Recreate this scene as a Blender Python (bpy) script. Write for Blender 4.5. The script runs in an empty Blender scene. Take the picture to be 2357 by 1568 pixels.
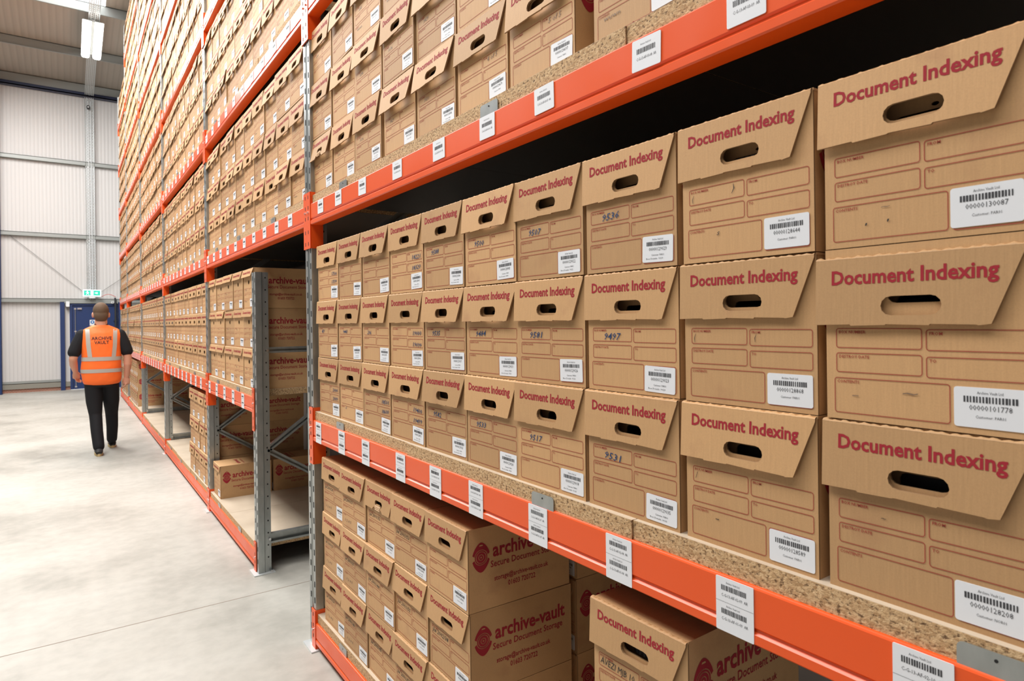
import bpy, bmesh, math, random
from mathutils import Vector, Matrix
from mathutils.geometry import tessellate_polygon
random.seed(7)
R = math.radians
SC = bpy.context.scene
COL = SC.collection

# ------------------------------------------------------------------ camera, world, exposure
CAMH = 1.53
cam_d = bpy.data.cameras.new('camera')
cam = bpy.data.objects.new('camera', cam_d); COL.objects.link(cam)
cam.matrix_world = (Matrix.Translation((0, 0, CAMH)) @ Matrix.Rotation(R(-35.1), 4, 'Z')
                    @ Matrix.Rotation(R(90), 4, 'X') @ Matrix.Rotation(R(-0.7217), 4, 'Z'))
cam_d.sensor_width = 36; cam_d.sensor_fit = 'HORIZONTAL'
cam_d.lens = 1455.74 / 2357 * 36
cam_d.shift_y = -(784 - 740.05) / 2357
cam_d.clip_start = 0.05; cam_d.clip_end = 200
cam_d.dof.use_dof = True; cam_d.dof.focus_distance = 1.95; cam_d.dof.aperture_fstop = 9.0
SC.camera = cam
SC.view_settings.view_transform = 'Standard'; SC.view_settings.look = 'None'
SC.view_settings.gamma = 1.0; SC.view_settings.use_curve_mapping = False
SC.view_settings.exposure = 0.12
w = bpy.data.worlds.new('world'); SC.world = w; w.use_nodes = True
bg = w.node_tree.nodes['Background']; bg.inputs[0].default_value = (1.0, 0.99, 0.98, 1); bg.inputs[1].default_value = 0.13

def area(name, loc, rot, sx, sy, power, col=(1, .985, .965)):
    l = bpy.data.lights.new(name, 'AREA'); l.shape = 'RECTANGLE'; l.size = sx; l.size_y = sy
    l.energy = power; l.color = col
    o = bpy.data.objects.new(name, l); o.location = loc; o.rotation_euler = rot; COL.objects.link(o)
    return o
# daylight under the rooflights and the aisle fittings out of the frame
area('rooflight_daylight', (-1.35, 9.6, 7.25), (0, R(-12), 0), 1.8, 13.5, 1300)
area('rooflight_daylight', (-1.5, .6, 6.0), (0, R(-18), 0), 1.6, 5.0, 150)

# ------------------------------------------------------------------ materials
MATS = {}
def mat(name, col=(.8, .8, .8), rough=.6, metal=0.0, spec=.5, fn=None, coat=0.0):
    m = bpy.data.materials.new(name); m.use_nodes = True
    nt = m.node_tree; b = nt.nodes['Principled BSDF']
    b.inputs['Base Color'].default_value = (*col, 1); b.inputs['Roughness'].default_value = rough
    b.inputs['Metallic'].default_value = metal; b.inputs['Specular IOR Level'].default_value = spec
    b.inputs['Coat Weight'].default_value = coat; b.inputs['Coat Roughness'].default_value = .12
    if fn: fn(nt, b, nt.nodes, nt.links)
    MATS[name] = m; return m
def srgb(r, g, b):
    f = lambda c: (c/255/12.92) if c <= 10 else ((c/255+.055)/1.055)**2.4
    return (f(r), f(g), f(b))
def ramp(n, stops):
    r = n.new('ShaderNodeValToRGB'); e = r.color_ramp.elements
    while len(e) < len(stops): e.new(.5)
    for k, (p, c) in enumerate(stops): e[k].position = p; e[k].color = (*c, 1)
    return r
def coords(n, l, kind='Object', scale=(1, 1, 1)):
    t = n.new('ShaderNodeTexCoord'); m = n.new('ShaderNodeMapping'); m.inputs['Scale'].default_value = scale
    l.new(t.outputs[kind], m.inputs[0]); return m.outputs[0]
def bump(n, l, b, h, s, d=.01):
    bp = n.new('ShaderNodeBump'); bp.inputs['Strength'].default_value = s; bp.inputs['Distance'].default_value = d
    l.new(h, bp.inputs['Height']); l.new(bp.outputs[0], b.inputs['Normal'])
def cardboard(base):
    def fn(nt, b, n, l):
        oi = n.new('ShaderNodeObjectInfo')
        hs = n.new('ShaderNodeHueSaturation'); hs.inputs['Color'].default_value = (*base, 1)
        mr = n.new('ShaderNodeMapRange'); mr.inputs[3].default_value = .86; mr.inputs[4].default_value = 1.12
        l.new(oi.outputs['Random'], mr.inputs[0]); l.new(mr.outputs[0], hs.inputs['Value'])
        mp = coords(n, l, 'Object', (6, 90, 6))
        no = n.new('ShaderNodeTexNoise'); no.inputs['Scale'].default_value = 3; no.inputs['Detail'].default_value = 5
        l.new(mp, no.inputs['Vector'])
        mp2 = coords(n, l, 'Object', (400, 400, 400)); n2 = n.new('ShaderNodeTexNoise'); n2.inputs['Scale'].default_value = 1
        l.new(mp2, n2.inputs['Vector'])
        ad = n.new('ShaderNodeMath'); l.new(no.outputs[0], ad.inputs[0]); l.new(n2.outputs[0], ad.inputs[1])
        rp = n.new('ShaderNodeMapRange'); rp.inputs[1].default_value = .6; rp.inputs[2].default_value = 1.4
        rp.inputs[3].default_value = .93; rp.inputs[4].default_value = 1.06
        l.new(ad.outputs[0], rp.inputs[0])
        mx = n.new('ShaderNodeMix'); mx.data_type = 'RGBA'; mx.blend_type = 'MULTIPLY'; mx.inputs[0].default_value = 1
        l.new(hs.outputs[0], mx.inputs[6]); l.new(rp.outputs[0], mx.inputs[7]); l.new(mx.outputs[2], b.inputs['Base Color'])
        n4 = n.new('ShaderNodeTexNoise'); n4.noise_dimensions = '4D'; n4.inputs['Scale'].default_value = 11; n4.inputs['Detail'].default_value = 3
        tc = n.new('ShaderNodeTexCoord'); l.new(tc.outputs['Object'], n4.inputs['Vector'])
        wm = n.new('ShaderNodeMath'); wm.operation = 'MULTIPLY'; wm.inputs[1].default_value = 90; l.new(oi.outputs['Random'], wm.inputs[0]); l.new(wm.outputs[0], n4.inputs['W'])
        sm = n.new('ShaderNodeMapRange'); sm.inputs[1].default_value = .58; sm.inputs[2].default_value = .78; sm.inputs[3].default_value = 0; sm.inputs[4].default_value = .32
        l.new(n4.outputs[0], sm.inputs[0]); m4 = n.new('ShaderNodeMix'); m4.data_type = 'RGBA'; m4.inputs[7].default_value = (*srgb(150, 98, 74), 1)
        l.new(sm.outputs[0], m4.inputs[0]); l.new(mx.outputs[2], m4.inputs[6]); l.new(m4.outputs[2], b.inputs['Base Color'])
        bump(n, l, b, no.outputs[0], .12, .002)
    return fn
KRAFT = srgb(198, 156, 110)
mat('cardboard', KRAFT, .62, fn=cardboard(KRAFT), spec=.35)
mat('cardboard_edge', srgb(150, 116, 80), .9)
mat('torn_card', srgb(214, 182, 146), .9)
mat('red_ink', srgb(160, 44, 54), .7, spec=.2)
mat('form_ink', srgb(164, 74, 62), .7, spec=.2)
mat('blue_pen', srgb(34, 62, 104), .6)
mat('black_pen', srgb(40, 38, 40), .6)
mat('grey_pen', srgb(128, 104, 84), .6)
mat('label_paper', srgb(232, 234, 238), .5)
mat('label_print', srgb(84, 84, 88), .6)
mat('label_bars', srgb(58, 58, 62), .6)
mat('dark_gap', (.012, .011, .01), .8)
mat('file_paper', srgb(214, 214, 222), .7)
mat('green_plastic', srgb(40, 130, 50), .4)
mat('maroon_plastic', srgb(90, 30, 50), .4)
def f_paint(nt, b, n, l):
    mp = coords(n, l, 'Object', (1, 1, 1)); no = n.new('ShaderNodeTexNoise'); no.inputs['Scale'].default_value = 9; no.inputs['Detail'].default_value = 3
    l.new(mp, no.inputs['Vector']); mr = n.new('ShaderNodeMapRange'); mr.inputs[3].default_value = .30; mr.inputs[4].default_value = .46
    l.new(no.outputs[0], mr.inputs[0]); l.new(mr.outputs[0], b.inputs['Roughness'])
mat('orange_paint', srgb(238, 86, 18), .36, fn=f_paint, spec=.5, coat=.08)
def f_galv(nt, b, n, l):
    mp = coords(n, l, 'Object', (14, 14, 5)); no = n.new('ShaderNodeTexNoise'); no.inputs['Scale'].default_value = 2.2; no.inputs['Detail'].default_value = 6
    l.new(mp, no.inputs['Vector'])
    r = ramp(n, [(.3, srgb(160, 165, 164)), (.7, srgb(180, 184, 183))]); l.new(no.outputs[0], r.inputs[0]); l.new(r.outputs[0], b.inputs['Base Color'])
mat('galvanised_steel', (.45, .46, .47), .36, metal=.8, fn=f_galv)
mat('zinc_tray', srgb(214, 218, 218), .38, metal=.35)
mat('bolt_steel', (.7, .7, .72), .3, metal=1)
def f_chip(nt, b, n, l):
    mp = coords(n, l, 'Object', (1, .8, 1.15))
    vo = n.new('ShaderNodeTexVoronoi'); vo.inputs['Scale'].default_value = 210; l.new(mp, vo.inputs['Vector'])
    no = n.new('ShaderNodeTexNoise'); no.inputs['Scale'].default_value = 150; no.inputs['Detail'].default_value = 4; no.inputs['Roughness'].default_value = .7
    l.new(mp, no.inputs['Vector'])
    r1 = ramp(n, [(.0, srgb(222, 190, 146)), (.6, srgb(196, 160, 116)), (1, srgb(168, 130, 88))]); l.new(vo.outputs['Color'], r1.inputs[0])
    r2 = ramp(n, [(.37, srgb(96, 70, 44)), (.47, (1, 1, 1)), (1, (1, 1, 1))]); l.new(no.outputs[0], r2.inputs[0])
    mx = n.new('ShaderNodeMix'); mx.data_type = 'RGBA'; mx.blend_type = 'MULTIPLY'; mx.inputs[0].default_value = .85
    l.new(r1.outputs[0], mx.inputs[6]); l.new(r2.outputs[0], mx.inputs[7]); l.new(mx.outputs[2], b.inputs['Base Color'])
    bump(n, l, b, no.outputs[0], .6, .004)
mat('chipboard_edge', (.5, .35, .2), .85, fn=f_chip)
def f_top(nt, b, n, l):
    mp = coords(n, l, 'Object', (1, 1, 1)); no = n.new('ShaderNodeTexNoise'); no.inputs['Scale'].default_value = 4; no.inputs['Detail'].default_value = 5
    l.new(mp, no.inputs['Vector']); r = ramp(n, [(.3, srgb(186, 168, 146)), (.7, srgb(206, 190, 168))]); l.new(no.outputs[0], r.inputs[0]); l.new(r.outputs[0], b.inputs['Base Color'])
mat('shaded_underside', srgb(44, 34, 26), .5)  # board undersides: shade of the gap above the boxes put into the colour
mat('board_face', (.6, .5, .4), .45, fn=f_top)
def f_floor(nt, b, n, l):
    mp = coords(n, l, 'Object', (1, 1, 1))
    n1 = n.new('ShaderNodeTexNoise'); n1.inputs['Scale'].default_value = .9; n1.inputs['Detail'].default_value = 7; n1.inputs['Roughness'].default_value = .6
    n2 = n.new('ShaderNodeTexNoise'); n2.inputs['Scale'].default_value = 14; n2.inputs['Detail'].default_value = 6
    l.new(mp, n1.inputs['Vector']); l.new(mp, n2.inputs['Vector'])
    r1 = ramp(n, [(.3, srgb(150, 147, 138)), (.48, srgb(180, 177, 168)), (.72, srgb(194, 192, 184))]); l.new(n1.outputs[0], r1.inputs[0])
    r2 = ramp(n, [(.3, (.80, .80, .80)), (.62, (1, 1, 1))]); l.new(n2.outputs[0], r2.inputs[0])
    mx = n.new('ShaderNodeMix'); mx.data_type = 'RGBA'; mx.blend_type = 'MULTIPLY'; mx.inputs[0].default_value = .6
    l.new(r1.outputs[0], mx.inputs[6]); l.new(r2.outputs[0], mx.inputs[7])
    # worn, scuffed patch where people walk
    sm = n.new('ShaderNodeMapping'); sm.inputs['Location'].default_value = (-.45, -9.0, 0); sm.vector_type = 'POINT'
    l.new(mp, sm.inputs[0]); sc = n.new('ShaderNodeMapping'); sc.inputs['Scale'].default_value = (.9, .75, 1); l.new(sm.outputs[0], sc.inputs[0])
    n3 = n.new('ShaderNodeTexNoise'); n3.inputs['Scale'].default_value = 3; n3.inputs['Detail'].default_value = 5; l.new(mp, n3.inputs['Vector'])
    ln = n.new('ShaderNodeVectorMath'); ln.operation = 'LENGTH'; l.new(sc.outputs[0], ln.inputs[0])
    ad = n.new('ShaderNodeMath'); l.new(ln.outputs['Value'], ad.inputs[0]); l.new(n3.outputs[0], ad.inputs[1])
    r3 = ramp(n, [(.42, (.66, .67, .67)), (.95, (1, 1, 1))]); dv = n.new('ShaderNodeMath'); dv.operation = 'DIVIDE'; dv.inputs[1].default_value = 1.6
    l.new(ad.outputs[0], dv.inputs[0]); l.new(dv.outputs[0], r3.inputs[0])
    m2 = n.new('ShaderNodeMix'); m2.data_type = 'RGBA'; m2.blend_type = 'MULTIPLY'; m2.inputs[0].default_value = 1
    l.new(mx.outputs[2], m2.inputs[6]); l.new(r3.outputs[0], m2.inputs[7]); l.new(m2.outputs[2], b.inputs['Base Color'])
mat('concrete', (.6, .6, .55), .5, fn=f_floor)
mat('joint_filler', srgb(152, 140, 128), .8)
def f_clad(col, sc):
    def fn(nt, b, n, l):
        mp = coords(n, l, 'Object', (1, 1, 1)); wv = n.new('ShaderNodeTexWave'); wv.bands_direction = 'X'; wv.inputs['Scale'].default_value = sc
        l.new(mp, wv.inputs['Vector']); r = ramp(n, [(0, tuple(c*.90 for c in col)), (.35, col), (1, col)])
        l.new(wv.outputs[0], r.inputs[0]); l.new(r.outputs[0], b.inputs['Base Color'])
        bump(n, l, b, wv.outputs[0], .35, .01)
    return fn
CL = srgb(208, 205, 203)
mat('wall_cladding', CL, .5, fn=f_clad(CL, 4.2))
RL = srgb(172, 162, 150)
mat('roof_sheet', RL, .6, fn=f_clad(RL, 2.6))
mat('grey_steel', srgb(150, 153, 150), .45, metal=.2)
mat('navy_paint', srgb(26, 50, 98), .4)
mat('dark_navy', srgb(24, 34, 66), .4)
mat('black_plastic', (.02, .02, .022), .5)
mat('white_plastic', srgb(228, 230, 232), .4)
mat('kick_strip', srgb(140, 136, 126), .6)
def f_brick(nt, b, n, l):
    br = n.new('ShaderNodeTexBrick'); br.inputs['Scale'].default_value = 9
    br.inputs['Color1'].default_value = (*srgb(176, 118, 96), 1); br.inputs['Color2'].default_value = (*srgb(160, 104, 84), 1); br.inputs['Mortar'].default_value = (*srgb(180, 170, 158), 1)
    mp = coords(n, l, 'Object', (1, 1, 1)); cx = n.new('ShaderNodeSeparateXYZ'); cb = n.new('ShaderNodeCombineXYZ')
    l.new(mp, cx.inputs[0]); l.new(cx.outputs[0], cb.inputs[0]); l.new(cx.outputs[2], cb.inputs[1]); l.new(cb.outputs[0], br.inputs['Vector']); l.new(br.outputs[0], b.inputs['Base Color'])
mat('brick', (.5, .3, .2), .8, fn=f_brick)
def emis(name, col, s):
    m = mat(name, col, .5); b = m.node_tree.nodes['Principled BSDF']
    b.inputs['Emission Color'].default_value = (*col, 1); b.inputs['Emission Strength'].default_value = s; return m
emis('lamp_tube', (1, .98, .95), 5)
emis('rooflight_sheet', (.97, .99, 1), 5)
emis('exit_green', srgb(40, 190, 160), .55)
emis('exit_white', (.8, .95, .95), .7)
mat('sign_blue', srgb(30, 110, 180), .4)
mat('skin', srgb(206, 150, 124), .55)
mat('hair', srgb(92, 72, 54), .8)
mat('black_cloth', (.012, .012, .014), .8, spec=.25)
def f_vest(nt, b, n, l):
    mp = coords(n, l, 'Object', (1, 1, 1)); no = n.new('ShaderNodeTexNoise'); no.inputs['Scale'].default_value = 7; no.inputs['Detail'].default_value = 2
    l.new(mp, no.inputs['Vector']); bump(n, l, b, no.outputs[0], .5, .03)
mat('hi_vis_orange', srgb(255, 114, 38), .6, fn=f_vest)
mat('reflective_tape', srgb(178, 172, 164), .5)
mat('vest_print', (.03, .02, .02), .7)
mat('shoe_leather', (.02, .02, .02), .5)
mat('tan_sole', srgb(196, 170, 120), .7)
mat('red_cable', srgb(200, 60, 50), .5)
mat('wire', srgb(150, 148, 146), .5)

# ------------------------------------------------------------------ mesh helpers
class MB:
    def __init__(s): s.v = []; s.f = []; s.m = []; s.ms = []; s.sm = []
    def mi(s, name):
        if name not in s.ms: s.ms.append(name)
        return s.ms.index(name)
    def add(s, vs, fs, m, smooth=False):
        o = len(s.v); s.v += [tuple(p) for p in vs]; k = s.mi(m)
        for f in fs: s.f.append(tuple(i+o for i in f)); s.m.append(k); s.sm.append(smooth)
    def box(s, a, b, m):
        (x0, y0, z0), (x1, y1, z1) = a, b
        vs = [(x0,y0,z0),(x1,y0,z0),(x1,y1,z0),(x0,y1,z0),(x0,y0,z1),(x1,y0,z1),(x1,y1,z1),(x0,y1,z1)]
        s.add(vs, [(0,3,2,1),(4,5,6,7),(0,1,5,4),(1,2,6,5),(2,3,7,6),(3,0,4,7)], m)
    def prism(s, poly, t0, t1, axis, m, holes=(), cap0=True, cap1=True, edge=None, smooth=False):
        """poly: 2-D outline; axis 'x','y','z' = extrusion axis (poly is in the other two, in order)"""
        def P(p, t):
            return {'x': (t, p[0], p[1]), 'y': (p[0], t, p[1]), 'z': (p[0], p[1], t)}[axis]
        loops = [list(poly)] + [list(h) for h in holes]
        flat = [p for lp in loops for p in lp]; N = len(flat)
        tris = tessellate_polygon([[Vector((p[0], p[1], 0)) for p in lp] for lp in loops]) if (holes or len(poly) > 4) else None
        caps = [tuple(t) for t in tris] if tris is not None else [tuple(range(len(poly)))]
        vs = [P(p, t0) for p in flat] + [P(p, t1) for p in flat]
        if cap0: s.add([P(p, t0) for p in flat], caps, m)
        if cap1: s.add([P(p, t1) for p in flat], caps, m)
        fs = []; o = 0
        for lp in loops:
            n = len(lp)
            for i in range(n): j = (i+1) % n; fs.append((o+i, o+j, N+o+j, N+o+i))
            o += n
        s.add(vs, fs, edge or m, smooth)
    def tube(s, pts, r, m, n=8, close=False):
        pts = [Vector(p) for p in pts]; rings = []
        for i, p in enumerate(pts):
            t = (pts[min(i+1, len(pts)-1)] - pts[max(i-1, 0)]).normalized()
            a = t.orthogonal().normalized() if i == 0 else (a - t*a.dot(t)).normalized()
            bb = t.cross(a); rr = r[i] if isinstance(r, (list, tuple)) else r
            rings.append([p + (a*math.cos(k*2*math.pi/n) + bb*math.sin(k*2*math.pi/n))*rr for k in range(n)])
        vs = [q for rg in rings for q in rg]; fs = []
        for i in range(len(pts)-1):
            for k in range(n): k2 = (k+1) % n; fs.append((i*n+k, i*n+k2, (i+1)*n+k2, (i+1)*n+k))
        s.add(vs, fs, m, True)
        s.add(rings[0], [tuple(range(n))], m); s.add(rings[-1], [tuple(range(n))], m)
    def geo(s, g, fn, m, smooth=False):
        vs, fs = g; s.add([fn(x, y) for x, y in vs], fs, m, smooth)
    def merge(s, o, M=None):
        base = len(s.v); s.v += [tuple(M @ Vector(p)) if M else p for p in o.v]
        mp = [s.mi(n) for n in o.ms]
        s.f += [tuple(i+base for i in f) for f in o.f]; s.m += [mp[k] for k in o.m]; s.sm += o.sm
    def mesh(s, name, fix=True):
        me = bpy.data.meshes.new(name); me.from_pydata(s.v, [], s.f)
        for n in s.ms: me.materials.append(MATS[n])
        me.polygons.foreach_set('material_index', s.m); me.polygons.foreach_set('use_smooth', s.sm); me.update()
        return me
def link(name, data, parent=None, loc=None, rot=None):
    o = bpy.data.objects.new(name, data); COL.objects.link(o)
    if parent: o.parent = parent
    if loc: o.location = loc
    if rot: o.rotation_euler = rot
    return o
def part(name, mb, parent=None, loc=None, rot=None):
    return link(name, mb.mesh(name) if isinstance(mb, MB) else mb, parent, loc, rot)
def tag(o, label, cat, group=None, kind=None):
    if label: o['label'] = label
    if cat: o['category'] = cat
    if group: o['group'] = group
    if kind: o['kind'] = kind
    return o
def thing(name, label, cat, loc=(0, 0, 0), rotz=0, group=None):
    o = bpy.data.objects.new(name, None); COL.objects.link(o); o.empty_display_size = .05
    o.location = loc; o.rotation_euler = (0, 0, rotz); return tag(o, label, cat, group)
def structure(name, mb, parent=None, kind='structure'):
    o = part(name, mb, parent)
    if parent is None: o['kind'] = kind
    return o
_tc = {}
def text(s, size=1.0, bold=0.0, res=2, align='LEFT', shear=0.0, sx=1.0):
    """outline lettering as flat 2-D geometry (verts, faces), cap height about .7*size"""
    key = (s, bold, res, align, shear)
    if key not in _tc:
        cu = bpy.data.curves.new('lettering', 'FONT'); cu.body = s; cu.size = 1; cu.offset = bold
        cu.resolution_u = res; cu.align_x = align; cu.shear = shear; cu.fill_mode = 'FRONT' if hasattr(cu, 'fill_mode') else cu.fill_mode
        ob = bpy.data.objects.new('lettering', cu); me = ob.to_mesh()
        _tc[key] = ([(v.co.x, v.co.y) for v in me.vertices], [tuple(p.vertices) for p in me.polygons])
        ob.to_mesh_clear(); bpy.data.objects.remove(ob); bpy.data.curves.remove(cu)
    vs, fs = _tc[key]
    return [(x*size*sx, y*size) for x, y in vs], fs
def twidth(g):
    xs = [p[0] for p in g[0]]; return (max(xs)-min(xs)) if xs else 0
def fit(s, width, size, **k):
    g = text(s, size, **k); tw = twidth(g)
    if tw == 0: return g
    return [(x*width/tw, y) for x, y in g[0]], g[1]
def rrect(x0, y0, x1, y1, r, n=3):
    pts = []
    for cx, cy, a0 in ((x1-r, y1-r, 0), (x0+r, y1-r, 90), (x0+r, y0+r, 180), (x1-r, y0+r, 270)):
        for k in range(n+1): a = R(a0 + 90*k/n); pts.append((cx+r*math.cos(a), cy+r*math.sin(a)))
    return pts
def ring2d(outer, inner):
    n = len(outer); return (outer+inner, [(i, (i+1) % n, n+(i+1) % n, n+i) for i in range(n)])
def disc2d(cx, cy, rx, ry, n=24): return [(cx+rx*math.cos(2*math.pi*k/n), cy+ry*math.sin(2*math.pi*k/n)) for k in range(n)]

# ------------------------------------------------------------------ archive box: shared meshes
# local frame: front face at x = 0 looking to -x, picture-left = +y; u runs left to right, v up
BW, BH, BD = .257, .2555, .385
def U(u, v, off=0.0006): return (-off, BW/2-u, v)
HOLE = (.127, .1845, .0385, .0122)       # centre u, v, half width, half height
def stadium(cu, cv, hw, hh, n=6):
    pts = []
    for k in range(n+1): a = R(-90+180*k/n); pts.append((cu+hw-hh+hh*math.cos(a), cv+hh*math.sin(a)))
    for k in range(n+1): a = R(90+180*k/n); pts.append((cu-hw+hh+hh*math.cos(a), cv+hh*math.sin(a)))
    return pts
FORM = [(.015, .107, .133, .1365), (.1375, .106, .250, .135), (.015, .0705, .133, .1), (.1375, .069, .250, .098), (.012, .0095, .166, .0625), (.171, .0085, .250, .0605)]
CAPT = [('BOX NUMBER', 0), ('FROM', 1), ('DESTROY DATE', 2), ('TO', 3), ('CONTENTS', 4)]
def form(mb, dv=0.0, s=1.0):
    for k, (x0, y0, x1, y1) in enumerate(FORM):
        o = rrect(x0, y0+dv, x1, y1+dv, .004); i = rrect(x0+.0011, y0+.0011+dv, x1-.0011, y1-.0011+dv, .003)
        mb.geo(ring2d(o, i), lambda a, b: U(a, b), 'form_ink')
    for t, k in CAPT:
        x0, y0, x1, y1 = FORM[k]; g = text(t, .0062, bold=.012, res=1)
        mb.geo(g, lambda a, b: U(a+x0+.004, b+y1+dv-.0078), 'form_ink')
def logo_geo(mb, P, cx, cy, s, m='red_ink'):
    """eye-shaped keyhole badge, half width s"""
    n = 28; o = []
    for k in range(n):
        a = 2*math.pi*k/n; o.append((cx+s*math.cos(a)*(1-.30*math.sin(a)**2), cy+1.46*s*math.sin(a)))
    c1 = disc2d(cx, cy, .76*s, .76*s, n)
    # upper and lower lobes with a slit between them
    for lo, hi in ((1, n//2-1), (n//2+1, n-1)):
        vs = [o[k % n] for k in range(lo, hi+1)] + [c1[k % n] for k in range(lo, hi+1)]; q = hi-lo+1
        mb.geo((vs, [(i, i+1, q+i+1, q+i) for i in range(q-1)]), P, m)
    for r0, r1 in ((.70, .58), (.52, .30), (.24, .08)):
        mb.geo(ring2d(disc2d(cx, cy, r0*s, r0*s, n), disc2d(cx, cy, r1*s, r1*s, n)), P, m)
    mb.geo(([(cx-.22*s, cy+1.12*s), (cx+.22*s, cy+1.12*s), (cx+.14*s, cy+1.24*s), (cx-.14*s, cy+1.24*s)], [(0, 1, 2, 3)]), lambda a, b: tuple(p*1 for p in P(a, b, .0012)), 'cardboard')
def side_print(mb, sgn=-1):
    """printing on the side that faces -y: x goes right, z up"""
    def P(a, b, off=.0006): return (a, sgn*(BW/2+off), b)
    logo_geo(mb, P, .046, .164, .0315)
    mb.geo(fit('archive-vault', .270, .060, bold=.026), lambda a, b: P(a+.088, b+.158), 'red_ink')
    mb.geo(fit('Secure Document Storage', .268, .0285, bold=.012), lambda a, b: P(a+.079, b+.126), 'red_ink')
    mb.geo(fit('storage@archive-vault.co.uk', .205, .0215, bold=.014), lambda a, b: P(a+.092, b+.082), 'red_ink')
    mb.geo(fit('01603 720722', .104, .0225, bold=.014), lambda a, b: P(a+.142, b+.056), 'red_ink')
def top_print(mb):
    """printing on the lid, read from the back"""
    def P(a, b): return (.10+b, BW/2-.03-a, BH+.0006)
    def Q(a, b): return (.16-b*1.0, -BW/2+.04+a, BH+.0006)
    mb.geo(fit('archive-vault', .17, .044, bold=.02), Q, 'red_ink')
    mb.geo(fit('Secure Document Storage', .17, .02, bold=.012), lambda a, b: Q(a, b-.03), 'red_ink')
def body_mesh(name, style):
    mb = MB(); hw = .0036
    hv = HOLE if style != 'short' else (.127, .170, .017, .0145)
    mb.prism([(BW/2, 0), (-BW/2, 0), (-BW/2, BH-.003), (BW/2, BH-.003)], 0, hw, 'x', 'cardboard',
             holes=[[(BW/2-u, v) for u, v in stadium(*hv)]], edge='cardboard_edge')
    # side, bottom, back and lid panels, each a thin slab
    e = .0036
    mb.box((hw, -BW/2, 0), (BD, -BW/2+e, BH-.001), 'cardboard'); mb.box((hw, BW/2-e, 0), (BD, BW/2, BH-.001), 'cardboard')
    mb.box((BD-e, -BW/2+e, 0), (BD, BW/2-e, BH-.002), 'cardboard'); mb.box((hw, -BW/2+e, 0), (BD-e, BW/2-e, e), 'cardboard')
    mb.box((.001, -BW/2-.0005, BH-.004), (BD, BW/2+.0005, BH), 'cardboard')
    # inner cross panel seen through the handle, with its finger hole
    if style != 'short': mb.prism([(BW/2-.006, .02), (-BW/2+.006, .02), (-BW/2+.006, BH-.006), (BW/2-.006, BH-.006)], .030, .033, 'x', 'cardboard', edge='cardboard_edge',
             holes=[[(y, z) for y, z in disc2d(-.012, .191, .005, .003, 10)], [(y, z) for y, z in rrect(-.045, .155, .04, .184, .008, 2)]])
    if style == 'short':
        form(mb, -.004)
    else: form(mb)
    if style == 'web':
        mb.geo(fit('storage@archive-vault.co.uk', .090, .0085, bold=.015, res=1), lambda a, b: U(a+.022, b+.003), 'red_ink')
        mb.geo(fit('01603 720722', .040, .0085, bold=.015, res=1), lambda a, b: U(a+.124, b+.003), 'red_ink')
        mb.geo(fit('www.archive-vault.co.uk', .070, .0085, bold=.015, res=1), lambda a, b: U(a+.176, b+.003), 'red_ink')
        mb.add([U(*p) for p in ((.014, .0025), (.020, .0025), (.020, .0095), (.014, .0095))], [(0, 1, 2, 3)], 'red_ink')
        mb.add([U(*p) for p in ((.117, .003), (.120, .003), (.120, .012), (.117, .012))], [(0, 1, 2, 3)], 'red_ink')
        mb.add([U(*p) for p in ((.169, .003), (.173, .003), (.173, .012), (.169, .012))], [(0, 1, 2, 3)], 'red_ink')
    side_print(mb, -1); top_print(mb)
    return mb
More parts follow.
